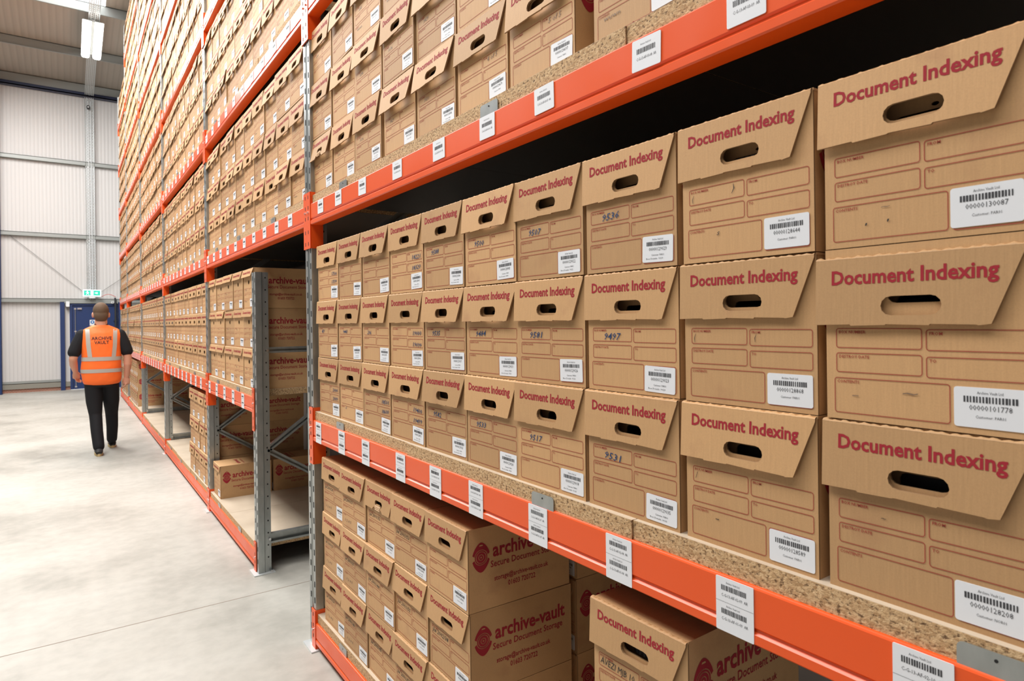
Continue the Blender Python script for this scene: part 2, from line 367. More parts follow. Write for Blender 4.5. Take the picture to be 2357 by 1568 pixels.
def flap_mesh(kind):
    """hinged at its top edge: local origin on the hinge line; z down negative"""
    mb = MB(); t = .0042
    H = .098 if kind != 'short' else .050
    Wt = BW-.001; tip = .221 if kind != 'short' else .228
    x_l = -.0065
    out = [(x_l, -H), (tip, -H+.001 if kind != 'short' else -H), (Wt, -.003), (Wt, 0), (x_l, 0)]
    if kind == 'std':
        out = [(x_l, -H), (.045, -H+.0008), (.047, -H-.0012), (.094, -H-.0002), (.096, -H+.001), (.15, -H-.0006), (.152, -H+.0012), (.205, -H), (.207, -H-.001), (tip, -H+.001), (Wt, -.004), (Wt, 0), (x_l, 0)]
    if kind == 'torn':
        out = [(x_l, -H), (.07, -H), (.084, -H+.012), (.098, -H+.008), (.106, -H+.026), (.135, -H+.028), (.15, -H+.010), (.162, -H), (tip, -H+.001), (Wt, -.004), (Wt, 0), (x_l, 0)]
    hs = [] if kind == 'short' else [stadium(HOLE[0], HOLE[1]-BH, HOLE[2]+(0 if kind != 'torn' else -.004), HOLE[3]+.0015)]
    if kind == 'torn': hs = [stadium(HOLE[0], HOLE[1]-BH+.003, HOLE[2]-.006, HOLE[3]-.001)]
    Y = lambda pts: [(BW/2-u, v) for u, v in pts]
    mb.prism(Y(out), -t, 0, 'x', 'cardboard', holes=[Y(h) for h in hs], edge='cardboard_edge')
    # crushed rolled crease along the top
    n = 60; prof = 5; vs = []; fs = []
    for i in range(n+1):
        u = x_l+(Wt-x_l)*i/n; wob = .0013*math.sin(i*1.9)+.0007*math.sin(i*.9+1)
        for k in range(prof): a = R(90*k/(prof-1)); vs.append((-t+ (t+.004)*(1-math.cos(a)), BW/2-u, .0002+(.0034+wob)*math.sin(a)))
    for i in range(n):
        for k in range(prof-1): a = i*prof+k; fs.append((a, a+1, a+prof+1, a+prof))
    mb.add(vs, fs, 'cardboard', True)
    P = lambda a, b: (-t-.0004, BW/2-a, b)
    if kind == 'short': mb.geo(fit('Document Indexing', .19, .026, bold=.02), lambda a, b: P(a+.02, b-.030), 'red_ink')
    else: mb.geo(fit('Document Indexing', .211, .0290, bold=.027), lambda a, b: P(a+.017, b-.0375), 'red_ink')
    if kind == 'torn':
        mb.add([P(*p) for p in ((.096, -H+.022), (.148, -H+.024), (.140, -H+.008), (.118, -H+.002), (.1, -H+.010))], [(0, 1, 2, 3, 4)], 'torn_card')
        for k in range(3): mb.box((-t-.002, BW/2-.142, -H+.004+.006*k), (-t, BW/2-.100, -H+.006+.006*k), 'torn_card')
    return mb.mesh('front_flap')
def barcode(mb, P, x0, x1, y0, y1, seed, n=17):
    rs = random.Random(seed); x = x0; w_ = (x1-x0)/n
    for k in range(n):
        a = w_*(.45+.3*rs.random()); mb.add([P(x, y0), P(x+a, y0), P(x+a, y1), P(x, y1)], [(0, 1, 2, 3)], 'label_bars')
        x += w_
def label_mesh(num, cust='PAR01', detail=True, seed=0):
    """white sticker .082 x .054, origin at its lower left corner"""
    mb = MB(); W, H = .079, .052
    o = [(-u, v) for u, v in rrect(0, 0, W, H, .0035)]
    mb.prism(o, -.0010, -.0002, 'x', 'label_paper')
    P = lambda a, b: (-.0013, -a, b)
    g = fit('Archive Vault Ltd', .028, .0052, res=1); mb.geo(g, lambda a, b: P(a+.026, b+.0435), 'label_print')
    barcode(mb, P, .011, .070, .0325, .0405, seed)
    g = fit(num, .046, .0100, bold=.0, res=1); mb.geo(g, lambda a, b: P(a+.017, b+.0225), 'label_print')
    g = fit('Customer: '+cust, .032, .0052, res=1); mb.geo(g, lambda a, b: P(a+.024, b+.0125), 'label_print')
    if detail:
        g = fit('Box Details: '+num[-4:], .044, .0046, res=1); mb.geo(g, lambda a, b: P(a+.010, b+.0055), 'label_print')
    return mb.mesh('barcode_label')
def pen_mesh(items):
    """items: (text, u, v, size, colour, width)"""
    mb = MB()
    for s_, u0, v0, size, c, wd in items:
        g = fit(s_, wd, size, shear=.22, res=1, bold=(.0 if c != 'blue_pen' else .007)); rs = random.Random(s_)
        k = rs.uniform(-.06, .06)
        mb.geo(g, lambda a, b: U(a+u0, b+v0+a*k, .0010), c)
    return mb.mesh('handwriting')
BODY = {k: body_mesh('body', k).mesh('body') for k in ('std', 'short', 'web')}
FLAP = {k: flap_mesh(k) for k in ('std', 'short', 'torn')}
GEN = [label_mesh('00000%06d' % (128400+37*k), detail=(k % 2 == 0), seed=k) for k in range(8)]
def contents(kind):
    mb = MB(); rs = random.Random(kind)
    if kind == 'files':
        for k in range(20):
            y = -.115+k*.0115; h = .186+.010*rs.random(); dx = .004*rs.random()
            mb.add([(.036+dx, y, .01), (.30, y, .01), (.30, y, h), (.036+dx, y+.006*rs.random(), h)], [(0, 1, 2, 3)], 'file_paper')
            mb.box((.037+dx, y+.001, .01), (.30, y+.0075, h-.003), 'file_paper')
    elif kind == 'sheets':
        for k in range(12):
            a = rs.uniform(-.25, .25); h = .165+.0022*k; pts = []
            for q in range(9): x = -.09+q*.0225; pts.append((x, h+.006*math.sin(q*.8+k)+a*x*.25))
            vs = [(.04, p[0], p[1]) for p in pts]+[(.30, p[0], p[1]) for p in pts]; mb.add(vs, [(i, i+1, 10+i, 9+i) for i in range(8)], 'file_paper')
        mb.box((.05, -.10, .01), (.30, .10, .160), 'file_paper')
    else:
        m_ = kind; mb.prism(rrect(-.10, .01, .09, .190, .02), .045, .28, 'x', m_); mb.prism(rrect(-.02, .02, .05, .186, .02), .040, .044, 'x', 'black_plastic')
    return mb.mesh('contents')
KRAFT2 = srgb(186, 146, 106)

# ------------------------------------------------------------------ rack layout
FX = .94                                # face plane of beams and uprights
UP = [.17, 3.01, 5.715, 8.56, 11.40, 14.17, 16.12]     # centre of each upright frame along the aisle
LV = [.030, .982, 1.995, 2.975, 3.935, 4.87, 5.76, 6.60]   # beam undersides
BMH = .098                              # beam height
BTH = .040                              # visible chipboard edge
ORD = ['first', 'second', 'third', 'fourth', 'fifth', 'sixth', 'seventh', 'eighth', 'ninth', 'tenth', 'eleventh', 'twelfth', 'thirteenth']
BAYN = ['nearest bay', 'second bay', 'third bay', 'fourth bay', 'fifth bay', 'farthest bay']
LVN = ['floor level', 'first raised level', 'second raised level', 'third raised level', 'fourth raised level', 'fifth raised level', 'sixth raised level', 'top level']
top_of = lambda L: LV[L]+BMH+BTH

# ------------------------------------------------------------------ upright frames
def post_mesh(h, rear=False):
    mb = MB(); pr = [(0, -.045), (0, -.013), (.007, -.009), (.007, .009), (0, .013), (0, .045), (.036, .045), (.042, .034), (.078, .034), (.078, -.034), (.042, -.034), (.036, -.045)]
    mb.prism(pr, 0, h, 'z', 'galvanised_steel')
    z = .06
    while z < h-.04:
        for y, dz in ((-.030, 0), (.022, .014)):
            mb.add([(-.0006, y-.006, z+dz), (-.0006, y+.006, z+dz), (-.0006, y+.006, z+dz+.027), (-.0006, y-.006, z+dz+.027)], [(0, 1, 2, 3)], 'dark_gap')
        c = [(p[0], -.0346, p[1]) for p in disc2d(.061, z+.03, .0045, .0055, 10)]
        mb.add(c, [tuple(range(10))], 'dark_gap')
        z += .075
    return mb.mesh('front_post' if not rear else 'rear_post')
def channel(mb, a, b, wd=.036, dp=.026, m='galvanised_steel'):
    a, b = Vector(a), Vector(b); t = (b-a).normalized(); s_ = Vector((0, 1, 0)); u = t.cross(s_).normalized()
    pr = [(-wd/2, 0), (wd/2, 0), (wd/2, dp), (wd/2-.012, dp), (wd/2-.012, dp-.003), (wd/2-.003, dp-.003), (wd/2-.003, .003), (-wd/2+.003, .003), (-wd/2+.003, dp-.003), (-wd/2+.012, dp-.003), (-wd/2+.012, dp), (-wd/2, dp)]
    vs = [a+u*x-s_*(y-.013) for x, y in pr] + [b+u*x-s_*(y-.013) for x, y in pr]; n = len(pr)
    mb.add(vs, [(i, (i+1) % n, n+(i+1) % n, n+i) for i in range(n)], m)
POST = {}
def bolt(mb, x, y, z, r=.009):
    c = disc2d(0, 0, r, r, 6); mb.add([(x+p[0], y-.012, z+p[1]) for p in c]+[(x+p[0], y, z+p[1]) for p in c], [tuple(range(6))]+[(i, (i+1) % 6, 6+(i+1) % 6, 6+i) for i in range(6)], 'bolt_steel')
DEPTH = .90
FRN = ['out at the near end of the rack', 'between the nearest and second bays', 'between the second and third bays', 'between the third and fourth bays', 'between the fourth and fifth bays', 'between the fifth and farthest bays', 'at the far end beside the white wall']
def frame(Y, h, label, node=.66, grp=None):
    t = thing('upright_frame', label, 'rack frame', (FX, Y, 0), 0, grp)
    key = round(h, 2)
    if key not in POST: POST[key] = (post_mesh(h-.004), post_mesh(h-.004, True))
    part('front_post', POST[key][0], t, (0, 0, .004))
    part('rear_post', POST[key][1], t, (DEPTH, 0, .004), (0, 0, math.pi))
    for x in (.03, DEPTH-.03):
        b = MB(); b.box((-.06, -.066, 0), (.065, .066, .006), 'zinc_tray'); bolt(b, .045, -.048, .012, .008)
        part('base_plate', b, t, (x, 0, 0))
    x0, x1 = .068, DEPTH-.068
    def brace(a, b):
        mb = MB(); channel(mb, a, b); bolt(mb, a[0]+.0, -.034, a[2], .008); bolt(mb, b[0], -.034, b[2], .008); part('brace', mb, t)
    mb = MB(); channel(mb, (x0, 0, .200), (x1, 0, .200), .062, .03); bolt(mb, x0, -.034, .205, .008); part('brace', mb, t)
    z = node; s_ = .54; brace((x0, 0, z), (x1, 0, z-s_+.05)); brace((x0, 0, z), (x1, 0, z+s_))
    zz = z+s_+.06
    if h < 2.2: brace((x0, 0, zz+.02), (x1, 0, zz+.02))
    while zz+1.1 < h and h > 2.2:
        brace((x0, 0, zz+s_), (x1, 0, zz)); brace((x0, 0, zz+s_), (x1, 0, zz+2*s_)); zz += 2*s_+.06
    return t
for i, Y in enumerate(UP):
    h = [5.0, 5.0, 5.0, 6.9, 7.3, 7.3, 6.5][i]
    if i == 0: continue
    frame(Y, h, 'tall galvanised rack upright with braces, '+FRN[i], grp=None)
frame(4.105, 1.853, 'short grey galvanised upright standing alone beside the walk-through opening', node=.75)
frame(UP[0], 5.0, 'galvanised rack upright at the near end of the rack')

# ------------------------------------------------------------------ beams
def conn_mesh(side):
    """end connector; side=+1: sits on the far end of a beam (covers the near half of that upright's face)"""
    mb = MB(); y0, y1 = (-.0015, .0435)
    if side > 0: y0, y1 = -.0435, .0015
    mb.box((-.0065, y0, -.11), (-.002, y1, .155), 'orange_paint')
    for z in (-.085, -.03, .035, .085, .135):
        yc = (y0+y1)/2
        mb.add([(-.007, yc-.004, z-.011), (-.007, yc+.004, z-.011), (-.007, yc+.004, z+.006), (-.007, yc-.004, z+.006)], [(0, 1, 2, 3)], 'dark_gap')
    c = disc2d((y0+y1)/2, .06, .005, .005, 8)
    mb.prism(c, -.012, -.0065, 'x', 'bolt_steel')
    # return plate along the side of the upright
    ys = (-.0495, -.0455) if side > 0 else (.0455, .0495)
    mb.box((-.0065, min(ys), -.11), (.055, max(ys), .155), 'orange_paint')
    # face wing joining both plates
    yw = (-.0495, -.0435) if side > 0 else (.0435, .0495)
    mb.box((-.0065, yw[0], -.11), (-.002, yw[1], .155), 'orange_paint')
    return mb.mesh('end_connector')
CONN = {1: conn_mesh(1), -1: conn_mesh(-1)}
def beam_mesh(L):
    mb = MB(); h = BMH
    pr = [(0.004, h), (.0015, h-.0015), (0, h-.004), (0, .030), (.004, .026), (.004, .022), (-.001, .018), (-.001, .003), (.002, 0), (.05, 0), (.05, h-.030), (.022, h-.030), (.022, h)]
    mb.prism(pr, 0, L, 'y', 'orange_paint'); return mb.mesh('beam_rail')
def sticker_single(n, w_=.075, h=.062, lv=3):
    mb = MB(); mb.prism([(-u, v) for u, v in rrect(0, 0, w_, h, .003)], -.0016, -.0004, 'x', 'label_paper')
    P = lambda a, b: (-.0019, -a, b)
    mb.geo(fit('Archive Vault Ltd', w_*.36, .0050, res=1), lambda a, b: P(a+w_*.30, b+h-.013), 'label_print')
    barcode(mb, P, w_*.17, w_*.83, h-.029, h-.019, n, 16)
    mb.geo(fit('C-G-13-AF-%02d-%02d  AR' % (lv, n), w_*.68, .0080, res=1), lambda a, b: P(a+w_*.17, b+h-.042), 'label_print')
    return mb.mesh('location_label')
def sticker_double(n, w_=.075, h=.094):
    mb = MB(); mb.prism([(-u, v) for u, v in rrect(0, 0, w_, h, .002)], -.0016, -.0004, 'x', 'label_paper')
    P = lambda a, b: (-.0019, -a, b)
    for j, (vv, lv) in enumerate(((h, 2), (h-.041, 1))):
        mb.geo(fit('Archive Vault Ltd', w_*.36, .0048, res=1), lambda a, b: P(a+w_*.28, b+vv-.0095), 'label_print')
        barcode(mb, P, w_*.15, w_*.83, vv-.022, vv-.013, n+20*j, 16)
        mb.geo(fit('C-G-13-AF-%02d-%02d  AR' % (lv, n), w_*.70, .0074, res=1), lambda a, b: P(a+w_*.15, b+vv-.033), 'label_print')
    mb.add([P(0, h-.042), P(w_, h-.042), P(w_, h-.0424), P(0, h-.0424)], [(0, 1, 2, 3)], 'label_print')
    return mb.mesh('location_label')
S1 = {n: sticker_single(n) for n in range(1, 12)}; S2 = {n: sticker_double(n) for n in range(1, 12)}
# label centres measured for the nearest bay, the rest follow the same spacing
LAB_LOW = [2.882, 2.584, 2.323, 2.011, 1.758, 1.519, 1.232, .955, .675, .382]
LAB_UP = [2.816, 2.588, 2.325, 2.008, 1.709, 1.437, 1.186, .862, .638, .36]
def beam(L, y0, y1, bay, n_labels, own=None, short=False):
    lab = 'orange %s at %s of the %s' % ('beam', LVN[L], BAYN[bay])
    if short: lab = 'short orange beam at first raised level beside the walk-through opening'
    if short == 'low': lab = 'short orange floor beam ending at the stand-alone upright'
    t = thing('rack_beam', lab, 'beam', (FX, y0, LV[L]), 0, 'orange beams of the rack')
    ln = y1-y0-.098
    key = (round(ln, 3),)
    if key not in beam.cache: beam.cache[key] = beam_mesh(ln)
    part('beam_rail', beam.cache[key], t, (-.004, .049, 0))
    part('end_connector', CONN[-1], t, (0, 0, -.0)); part('end_connector', CONN[1], t, (0, y1-y0, 0))
    if L > 0:
        ys = own or [y1-.12-k*(y1-y0-.22)/(n_labels-.3) for k in range(n_labels)]
        for k, y in enumerate(ys):
            if y < y0+.08: continue
            n = min(11, k+1); rs = random.Random(k*31+L*7+bay)
            dbl = (L == 1)
            z = .0015 if dbl else BMH-.064-rs.uniform(0, .004)
            part('location_label', (S2 if dbl else S1)[n], t, (-.004, y-y0+.037, z), (rs.uniform(-.03, .03)*(0 if dbl else 1), 0, 0))
beam.cache = {}
def board(L, y0, y1, label, clips, dx=0.0, deep=.885):
    t = thing('shelf_board', label, 'shelf board', (FX+.004+dx, (y0+y1)/2, LV[L]+BMH-.0), 0, 'chipboard shelf boards')
    hl = (y1-y0)/2-.0012; mb = MB()
    mb.box((0, -hl, 0), (deep, hl, BTH-.0006), 'chipboard_edge'); mb.box((0.0005, -hl, BTH-.0006), (deep, hl, BTH), 'board_face'); mb.box((.001, -hl, -.0008), (deep, hl, 0), 'shaded_underside')
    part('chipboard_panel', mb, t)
    for c in clips:
        if not (y0+.05 < c < y1-.05): continue
        m2 = MB(); pr = rrect(-.043, -.012, .043, .030, .008, 3)
        m2.prism(pr, -.0042, -.0022, 'x', 'galvanised_steel'); m2.prism(disc2d(0, .020, .0022, .0022, 8), -.0050, -.0042, 'x', 'dark_gap')
        part('board_clip', m2, t, (0, c-(y0+y1)/2, 0))
MAXL = [3, 4, 5, 6, 7, 6]
for b in range(6):
    for L in range(MAXL[b]+1):
        y0, y1 = UP[b], UP[b+1]
        if b == 1 and L in (0, 1):
            y0 = 4.105; beam(L, y0, y1, b, 5, short=('low' if L == 0 else True))
            ym = (y0+y1)/2+.02
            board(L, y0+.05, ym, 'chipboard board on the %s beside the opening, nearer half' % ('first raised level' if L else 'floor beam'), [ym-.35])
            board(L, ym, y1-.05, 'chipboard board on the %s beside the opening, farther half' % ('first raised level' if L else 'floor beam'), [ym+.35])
            continue
        own = (LAB_LOW if L == 1 else LAB_UP) if b == 0 else None
        beam(L, y0, y1, b, 10 if b < 5 else 8, own)
        nb = 3; e0, e1 = y0+.05, y1-.05
        cuts = [e0, .921, 1.97, e1] if b == 0 else [e0+(e1-e0)*k/nb for k in range(nb+1)]
        cl = {0: [1.215, .30, 2.62], 1: [1.215, .30, 2.62], 2: [1.43, 2.55], 3: [1.0]}.get(L, []) if b == 0 else [e0+(e1-e0)*.22, e0+(e1-e0)*.55, e0+(e1-e0)*.85]
        for k in range(nb):
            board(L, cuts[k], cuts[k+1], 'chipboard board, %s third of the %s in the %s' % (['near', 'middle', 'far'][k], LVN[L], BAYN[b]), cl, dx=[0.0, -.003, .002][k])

# ------------------------------------------------------------------ archive boxes
SPEC = []   # dicts
def put(bay, L, row, col, y, label=None, style='std', flap='std', x=.955, tilt=None, rz=None, num=None, pen=None, paper=False, vis=True, cust='PAR01', wd=1.0, dyl=0, dz=0.0, back=False):
    rs = random.Random(bay*7919+L*977+row*101+col*13+int(back)*5)
    SPEC.append(dict(bay=bay, L=L, row=row, col=col, x=x+rs.uniform(-.002, .006), y=y, zs=(.972 if (L == 0 and bay == 0) else 1.0), z=top_of(L)+row*(BH+.0015)*(.972 if (L == 0 and bay == 0) else 1.0)+dz, label=label, style=style, flap=flap,
                     tilt=rs.choice([1, 1.5, 2, 2.5, 4, 5]) if tilt is None else tilt, rz=rs.uniform(-.7, .7) if rz is None else rz,
                     num=num, pen=pen, paper=paper, cust=cust, wd=wd, back=back, seed=rs.randint(0, 999)))
RN = ['bottom row', 'middle row', 'top row']
PEN = lambda s_, cell=0, c='blue_pen', sz=.021, wd=None: (s_, FORM[cell][0]+.034, FORM[cell][1]+.004, sz, c, wd or .0125*len(s_))
# nearest bay, first raised level: left edges of the columns measured in the photograph
C1 = [2.909, 2.676, 2.383, 2.126, 1.861, 1.597, 1.338, 1.072, .794, .521]
C1 = [2.925, 2.660, 2.392, 2.126, 1.861, 1.597, 1.338, 1.070, .796, .522]
NUM = {(9, 2): '00000130087', (8, 2): '00000128644', (7, 2): '00000129029', (6, 2): '00000129022', (5, 2): '00000128983', (4, 2): '00000129034', (3, 2): '00000128961', (2, 2): '00000128960', (1, 2): '00000128957', (0, 2): '00000128952',
       (9, 1): '00000101778', (8, 1): '00000128868', (7, 1): '00000129023', (6, 1): '00000129026', (5, 1): '00000129031', (4, 1): '00000129037', (3, 1): '00000128966', (2, 1): '00000128970', (1, 1): '00000128973', (0, 1): '00000128976',
       (9, 0): '00000128208', (8, 0): '00000128589', (7, 0): '00000129035', (6, 0): '00000129018', (5, 0): '00000129024', (4, 0): '00000129025', (3, 0): '00000128972', (2, 0): '00000128981', (1, 0): '00000128977', (0, 0): '00000128987'}
PENS = {(7, 2): [PEN('9536')], (6, 2): [PEN('9507')], (5, 2): [PEN('9500')], (4, 2): [PEN('9588')], (3, 2): [PEN('18221', 1), PEN('18320', 3)], (0, 2): [PEN('17500', 1), PEN('17599', 3)],
        (7, 1): [PEN('9497')], (6, 1): [PEN('9581')], (5, 1): [PEN('9484')], (4, 1): [PEN('9535')], (3, 1): [PEN('19000', 1), PEN('19099', 3)], (2, 1): [PEN('206')], (1, 1): [PEN('9443')], (0, 1): [PEN('459')],
        (7, 0): [PEN('9531')], (6, 0): [PEN('9517')], (5, 0): [PEN('9533')], (4, 0): [PEN('9582')], (3, 0): [PEN('19400', 1), PEN('19499', 3)], (2, 0): [PEN('18501', 1), PEN('18600', 3)], (0, 0): [PEN('20000', 1), PEN('20099', 3)],
        (8, 2): [(')', .108, .120, .018, 'black_pen', .006), ('(', .021, .114, .016, 'black_pen', .004), ('s', .075, .046, .014, 'black_pen', .006)],
        (8, 1): [('(', .020, .114, .017, 'black_pen', .004), ('(', .146, .116, .014, 'black_pen', .004)], (8, 0): [('/', .021, .114, .018, 'black_pen', .005), ('-', .062, .045, .014, 'black_pen', .008)],
        (9, 2): [("'", .055, .022, .016, 'black_pen', .003), ("'", .085, .024, .016, 'black_pen', .003), ('~', .080, .050, .012, 'grey_pen', .012)],
        (9, 1): [('~', .105, .040, .02, 'grey_pen', .02), ('-', .035, .034, .012, 'grey_pen', .01)], (9, 0): [('~', .075, .117, .010, 'black_pen', .007)],
        (1, 0): [('s1', .060, .050, .016, 'blue_pen', .014)]}
for c, yl in enumerate(C1):
    for r in range(3):
        n = NUM[(c, r)]; pn = PENS.get((c, r)); mk = None
        if pn and pn[0][0][:2].isdigit() or (pn and pn[0][0] == '206'): mk = pn[0][0]
        lb = 'archive box%s with barcode %s, %s on first raised level' % ((' marked '+mk) if mk else '', n, RN[r])
        tl = {(9, 2): 3.0, (9, 1): 2.0, (9, 0): 2.5, (8, 0): 3, (7, 1): 1.5}.get((c, r))
        put(0, 1, r, c, yl-BW/2-.004, lb, num=n, pen=pn, tilt=tl, paper={(8, 2): 'files', (9, 1): 'sheets', (8, 0): 'green_plastic', (9, 0): 'maroon_plastic'}.get((c, r)), cust='NOR01' if (c, r) == (9, 0) else 'PAR01', rz=0.2 if c == 9 else None)
# nearest bay, second raised level
C2 = [2.975, 2.708, 2.440, 2.165, 1.900, 1.632, 1.362, 1.040, .765, .49]
P2 = {(6, 0): [('5 of 5', .160, .118, .018, 'grey_pen', .05)], (5, 0): [('4 of 5', .158, .118, .018, 'grey_pen', .05)], (4, 0): [('3431', .05, .115, .016, 'grey_pen', .035)], (3, 0): [('3429', .05, .115, .016, 'grey_pen', .035)], (4, 1): [('3428', .05, .115, .016, 'grey_pen', .035)]}
for c, yl in enumerate(C2):
    for r in range(3):
        web = c >= 7; pn = P2.get((c, r))
        fl = 'torn' if (c, r) == (0, 0) else 'std'
        ex = (' pencilled '+pn[0][0]) if pn else (' with contact details printed low' if web else (' with torn flap' if fl == 'torn' else ''))
        lb = 'archive box%s, %s, %s column from upright, second raised level, nearest bay' % (ex, RN[r], ORD[c])
        if len(lb.split()) > 16: lb = 'archive box%s, %s, column %s, second level, nearest bay' % (ex, RN[r], ORD[c])
        put(0, 2, r, c, yl-BW/2-.004, lb, style='web' if web else 'std', flap=fl, pen=pn, tilt=random.Random(c*3+r).choice([3, 5, 7, 9]), num='00000124697' if (c, r) == (6, 0) else ('00000124670' if (c, r) == (5, 0) else None), rz=-1.5 if (c, r) == (1, 2) else None)
# nearest bay, floor level
C0 = [2.895, 2.640, 2.378, 2.125, 1.862]
P0 = {(4, 1): 'Jul 2002/38', (3, 2): 'Jul 2001/53', (3, 1): 'Jul 2001/55', (2, 2): 'Jul 2001/32', (2, 1): 'Jul 2001/44', (1, 0): 'Jul 2001/40', (1, 1): 'Jul 2001/37', (0, 2): 'Jul 2001/24', (2, 0): 'Jul 2001/45', (3, 0): 'Jul 2001/57', (1, 2): 'Jul 2001/21', (0, 1): 'Jul 2001/27', (0, 0): 'Jul 2001/26'}
for c, yl in enumerate(C0):
    for r in range(3):
        s_ = P0.get((c, r)); pn = [(s_, .022, .116, .019, 'black_pen', .105)] if s_ else None
        if c < 2 and s_: pn.append(('1 2 4 5', .03, .03, .016, 'grey_pen', .07))
        lb = 'archive box%s, %s on the floor level, %s column from upright' % ((' marked '+s_) if s_ else ' with logo side showing', RN[r], ORD[c])
        put(0, 0, r, c, yl-BW/2-.004, lb, pen=pn, flap='torn' if (c, r) == (2, 2) else 'std', paper='files' if (c, r) in ((4, 2), (3, 2)) else None, tilt=random.Random(c*5+r).choice([2, 3, 4]), dz=-.0)
for r in range(3):   # single column past the gap, and the second-depth boxes seen in the gap
    pn = [('AVEZI MJB 10', .020, .114, .021, 'black_pen', .10)] if r == 2 else None
    put(0, 0, r, 5, 1.052-BW/2, 'archive box marked AVEZI MJB 10, nearest, top of floor level stack' if r == 2 else 'archive box under the AVEZI MJB 10 box, %s' % RN[r], pen=pn, paper='files' if r == 2 else None, tilt=2.5 if r == 2 else None, rz=1.0 if r == 2 else None)
    put(0, 0, r, 6, 1.735, 'archive box set deep in the floor level gap, %s, beside the logo boxes' % RN[r], x=1.375, rz=0, back=True)
# second bay short level: boxes with small lids
CB = [5.662, 5.363, 5.063, 4.764, 4.464]
for c, yl in enumerate(CB):
    for r in range(3):
        put(1, 1, r, c, yl-.1495, 'short-lidded archive box, %s, %s from the walk-through opening' % (RN[r], ORD[4-c]), style='short', flap='short', wd=1.15, tilt=random.Random(c*7+r).choice([6, 10, 14]))
for r in range(3):
    put(1, 1, r, 8, 4.464-.1495, 'archive box in second depth beside opening, %s on first raised level' % RN[r], style='short', flap='short', wd=1.15, x=.955+.392, back=True, rz=0)
put(1, 0, 0, 0, 5.49, 'single archive box on the floor level board of the second bay', style='short', flap='short', x=.962, rz=0)
put(1, 0, 0, 1, 5.49, 'single archive box directly behind the lone floor level box', style='short', flap='short', x=1.36, back=True, rz=0)
# generic levels
def level(bay, L, n, y_hi, pitch, rows=3, c0=0, c1=99, tl=(2, 4, 6, 9)):
    for c in range(n):
        if not (c0 <= c < c1): continue
        for r in range(rows):
            rs = random.Random(bay*311+L*37+c*5+r)
            put(bay, L, r, c, y_hi-pitch*(c+.5), 'archive box, %s, %s from far end, %s, %s' % (RN[r], ORD[c], LVN[L], BAYN[bay]), tilt=rs.choice(tl), wd=1.0)
level(1, 2, 10, 5.665, .2595); level(1, 3, 10, 5.665, .2595); level(1, 4, 10, 5.665, .2595)
# third bay
for c, yl in enumerate([6.74, 6.47, 6.21, 5.97+.03]):
    for r in range(3):
        put(2, 0, r, c, yl-BW/2+.01, 'archive box, %s, %s of four on the floor level, third bay' % (RN[r], ORD[c]), tilt=2)
for r in range(3):
    put(2, 0, r, 6, 5.895, 'archive box second in depth behind the rack braces, %s, third bay floor level' % RN[r], x=1.35, back=True, rz=0)
level(2, 1, 11, 8.51, .2495, tl=(1, 1.5, 2))
for L in (2, 3, 4, 5): level(2, L, 10, 8.51, .274)
for L in (1, 2, 3, 4, 5, 6): level(3, L, 11 if L == 1 else 10, 11.35, .2495 if L == 1 else .274, tl=(1, 1.5, 2) if L == 1 else (2, 4, 6, 9))
for L in (1, 2, 3, 4, 5, 6, 7): level(4, L, 10, 14.12, .267, rows=(2 if L == 7 else 3))
for c, y in enumerate([12.52, 12.79, 13.06, 13.33, 13.60, 13.87]):
    for r in range(3): put(4, 0, r, c, y, 'archive box, %s, %s along the floor level of the fifth bay' % (RN[r], ORD[c]), tilt=2)
for r in range(3):
    put(4, 0, r, 8, 12.52, 'second-depth archive box beyond the empty boards, %s, fifth bay floor level' % RN[r], x=1.36, back=True, rz=0)
for L in (0, 1, 2, 3, 4, 5, 6): level(5, L, 7, 16.07, .264, rows=(2 if L == 6 else 3))
SPEC.sort(key=lambda d: (Vector((d['x'], d['y'], d['z'])) - Vector((0, 0, CAMH))).length + (1.5 if d['back'] else 0))
IND, REST = SPEC[:300], SPEC[300:]
PENM = {}
CONT = {k: contents(k) for k in ('files', 'sheets', 'green_plastic', 'maroon_plastic')}
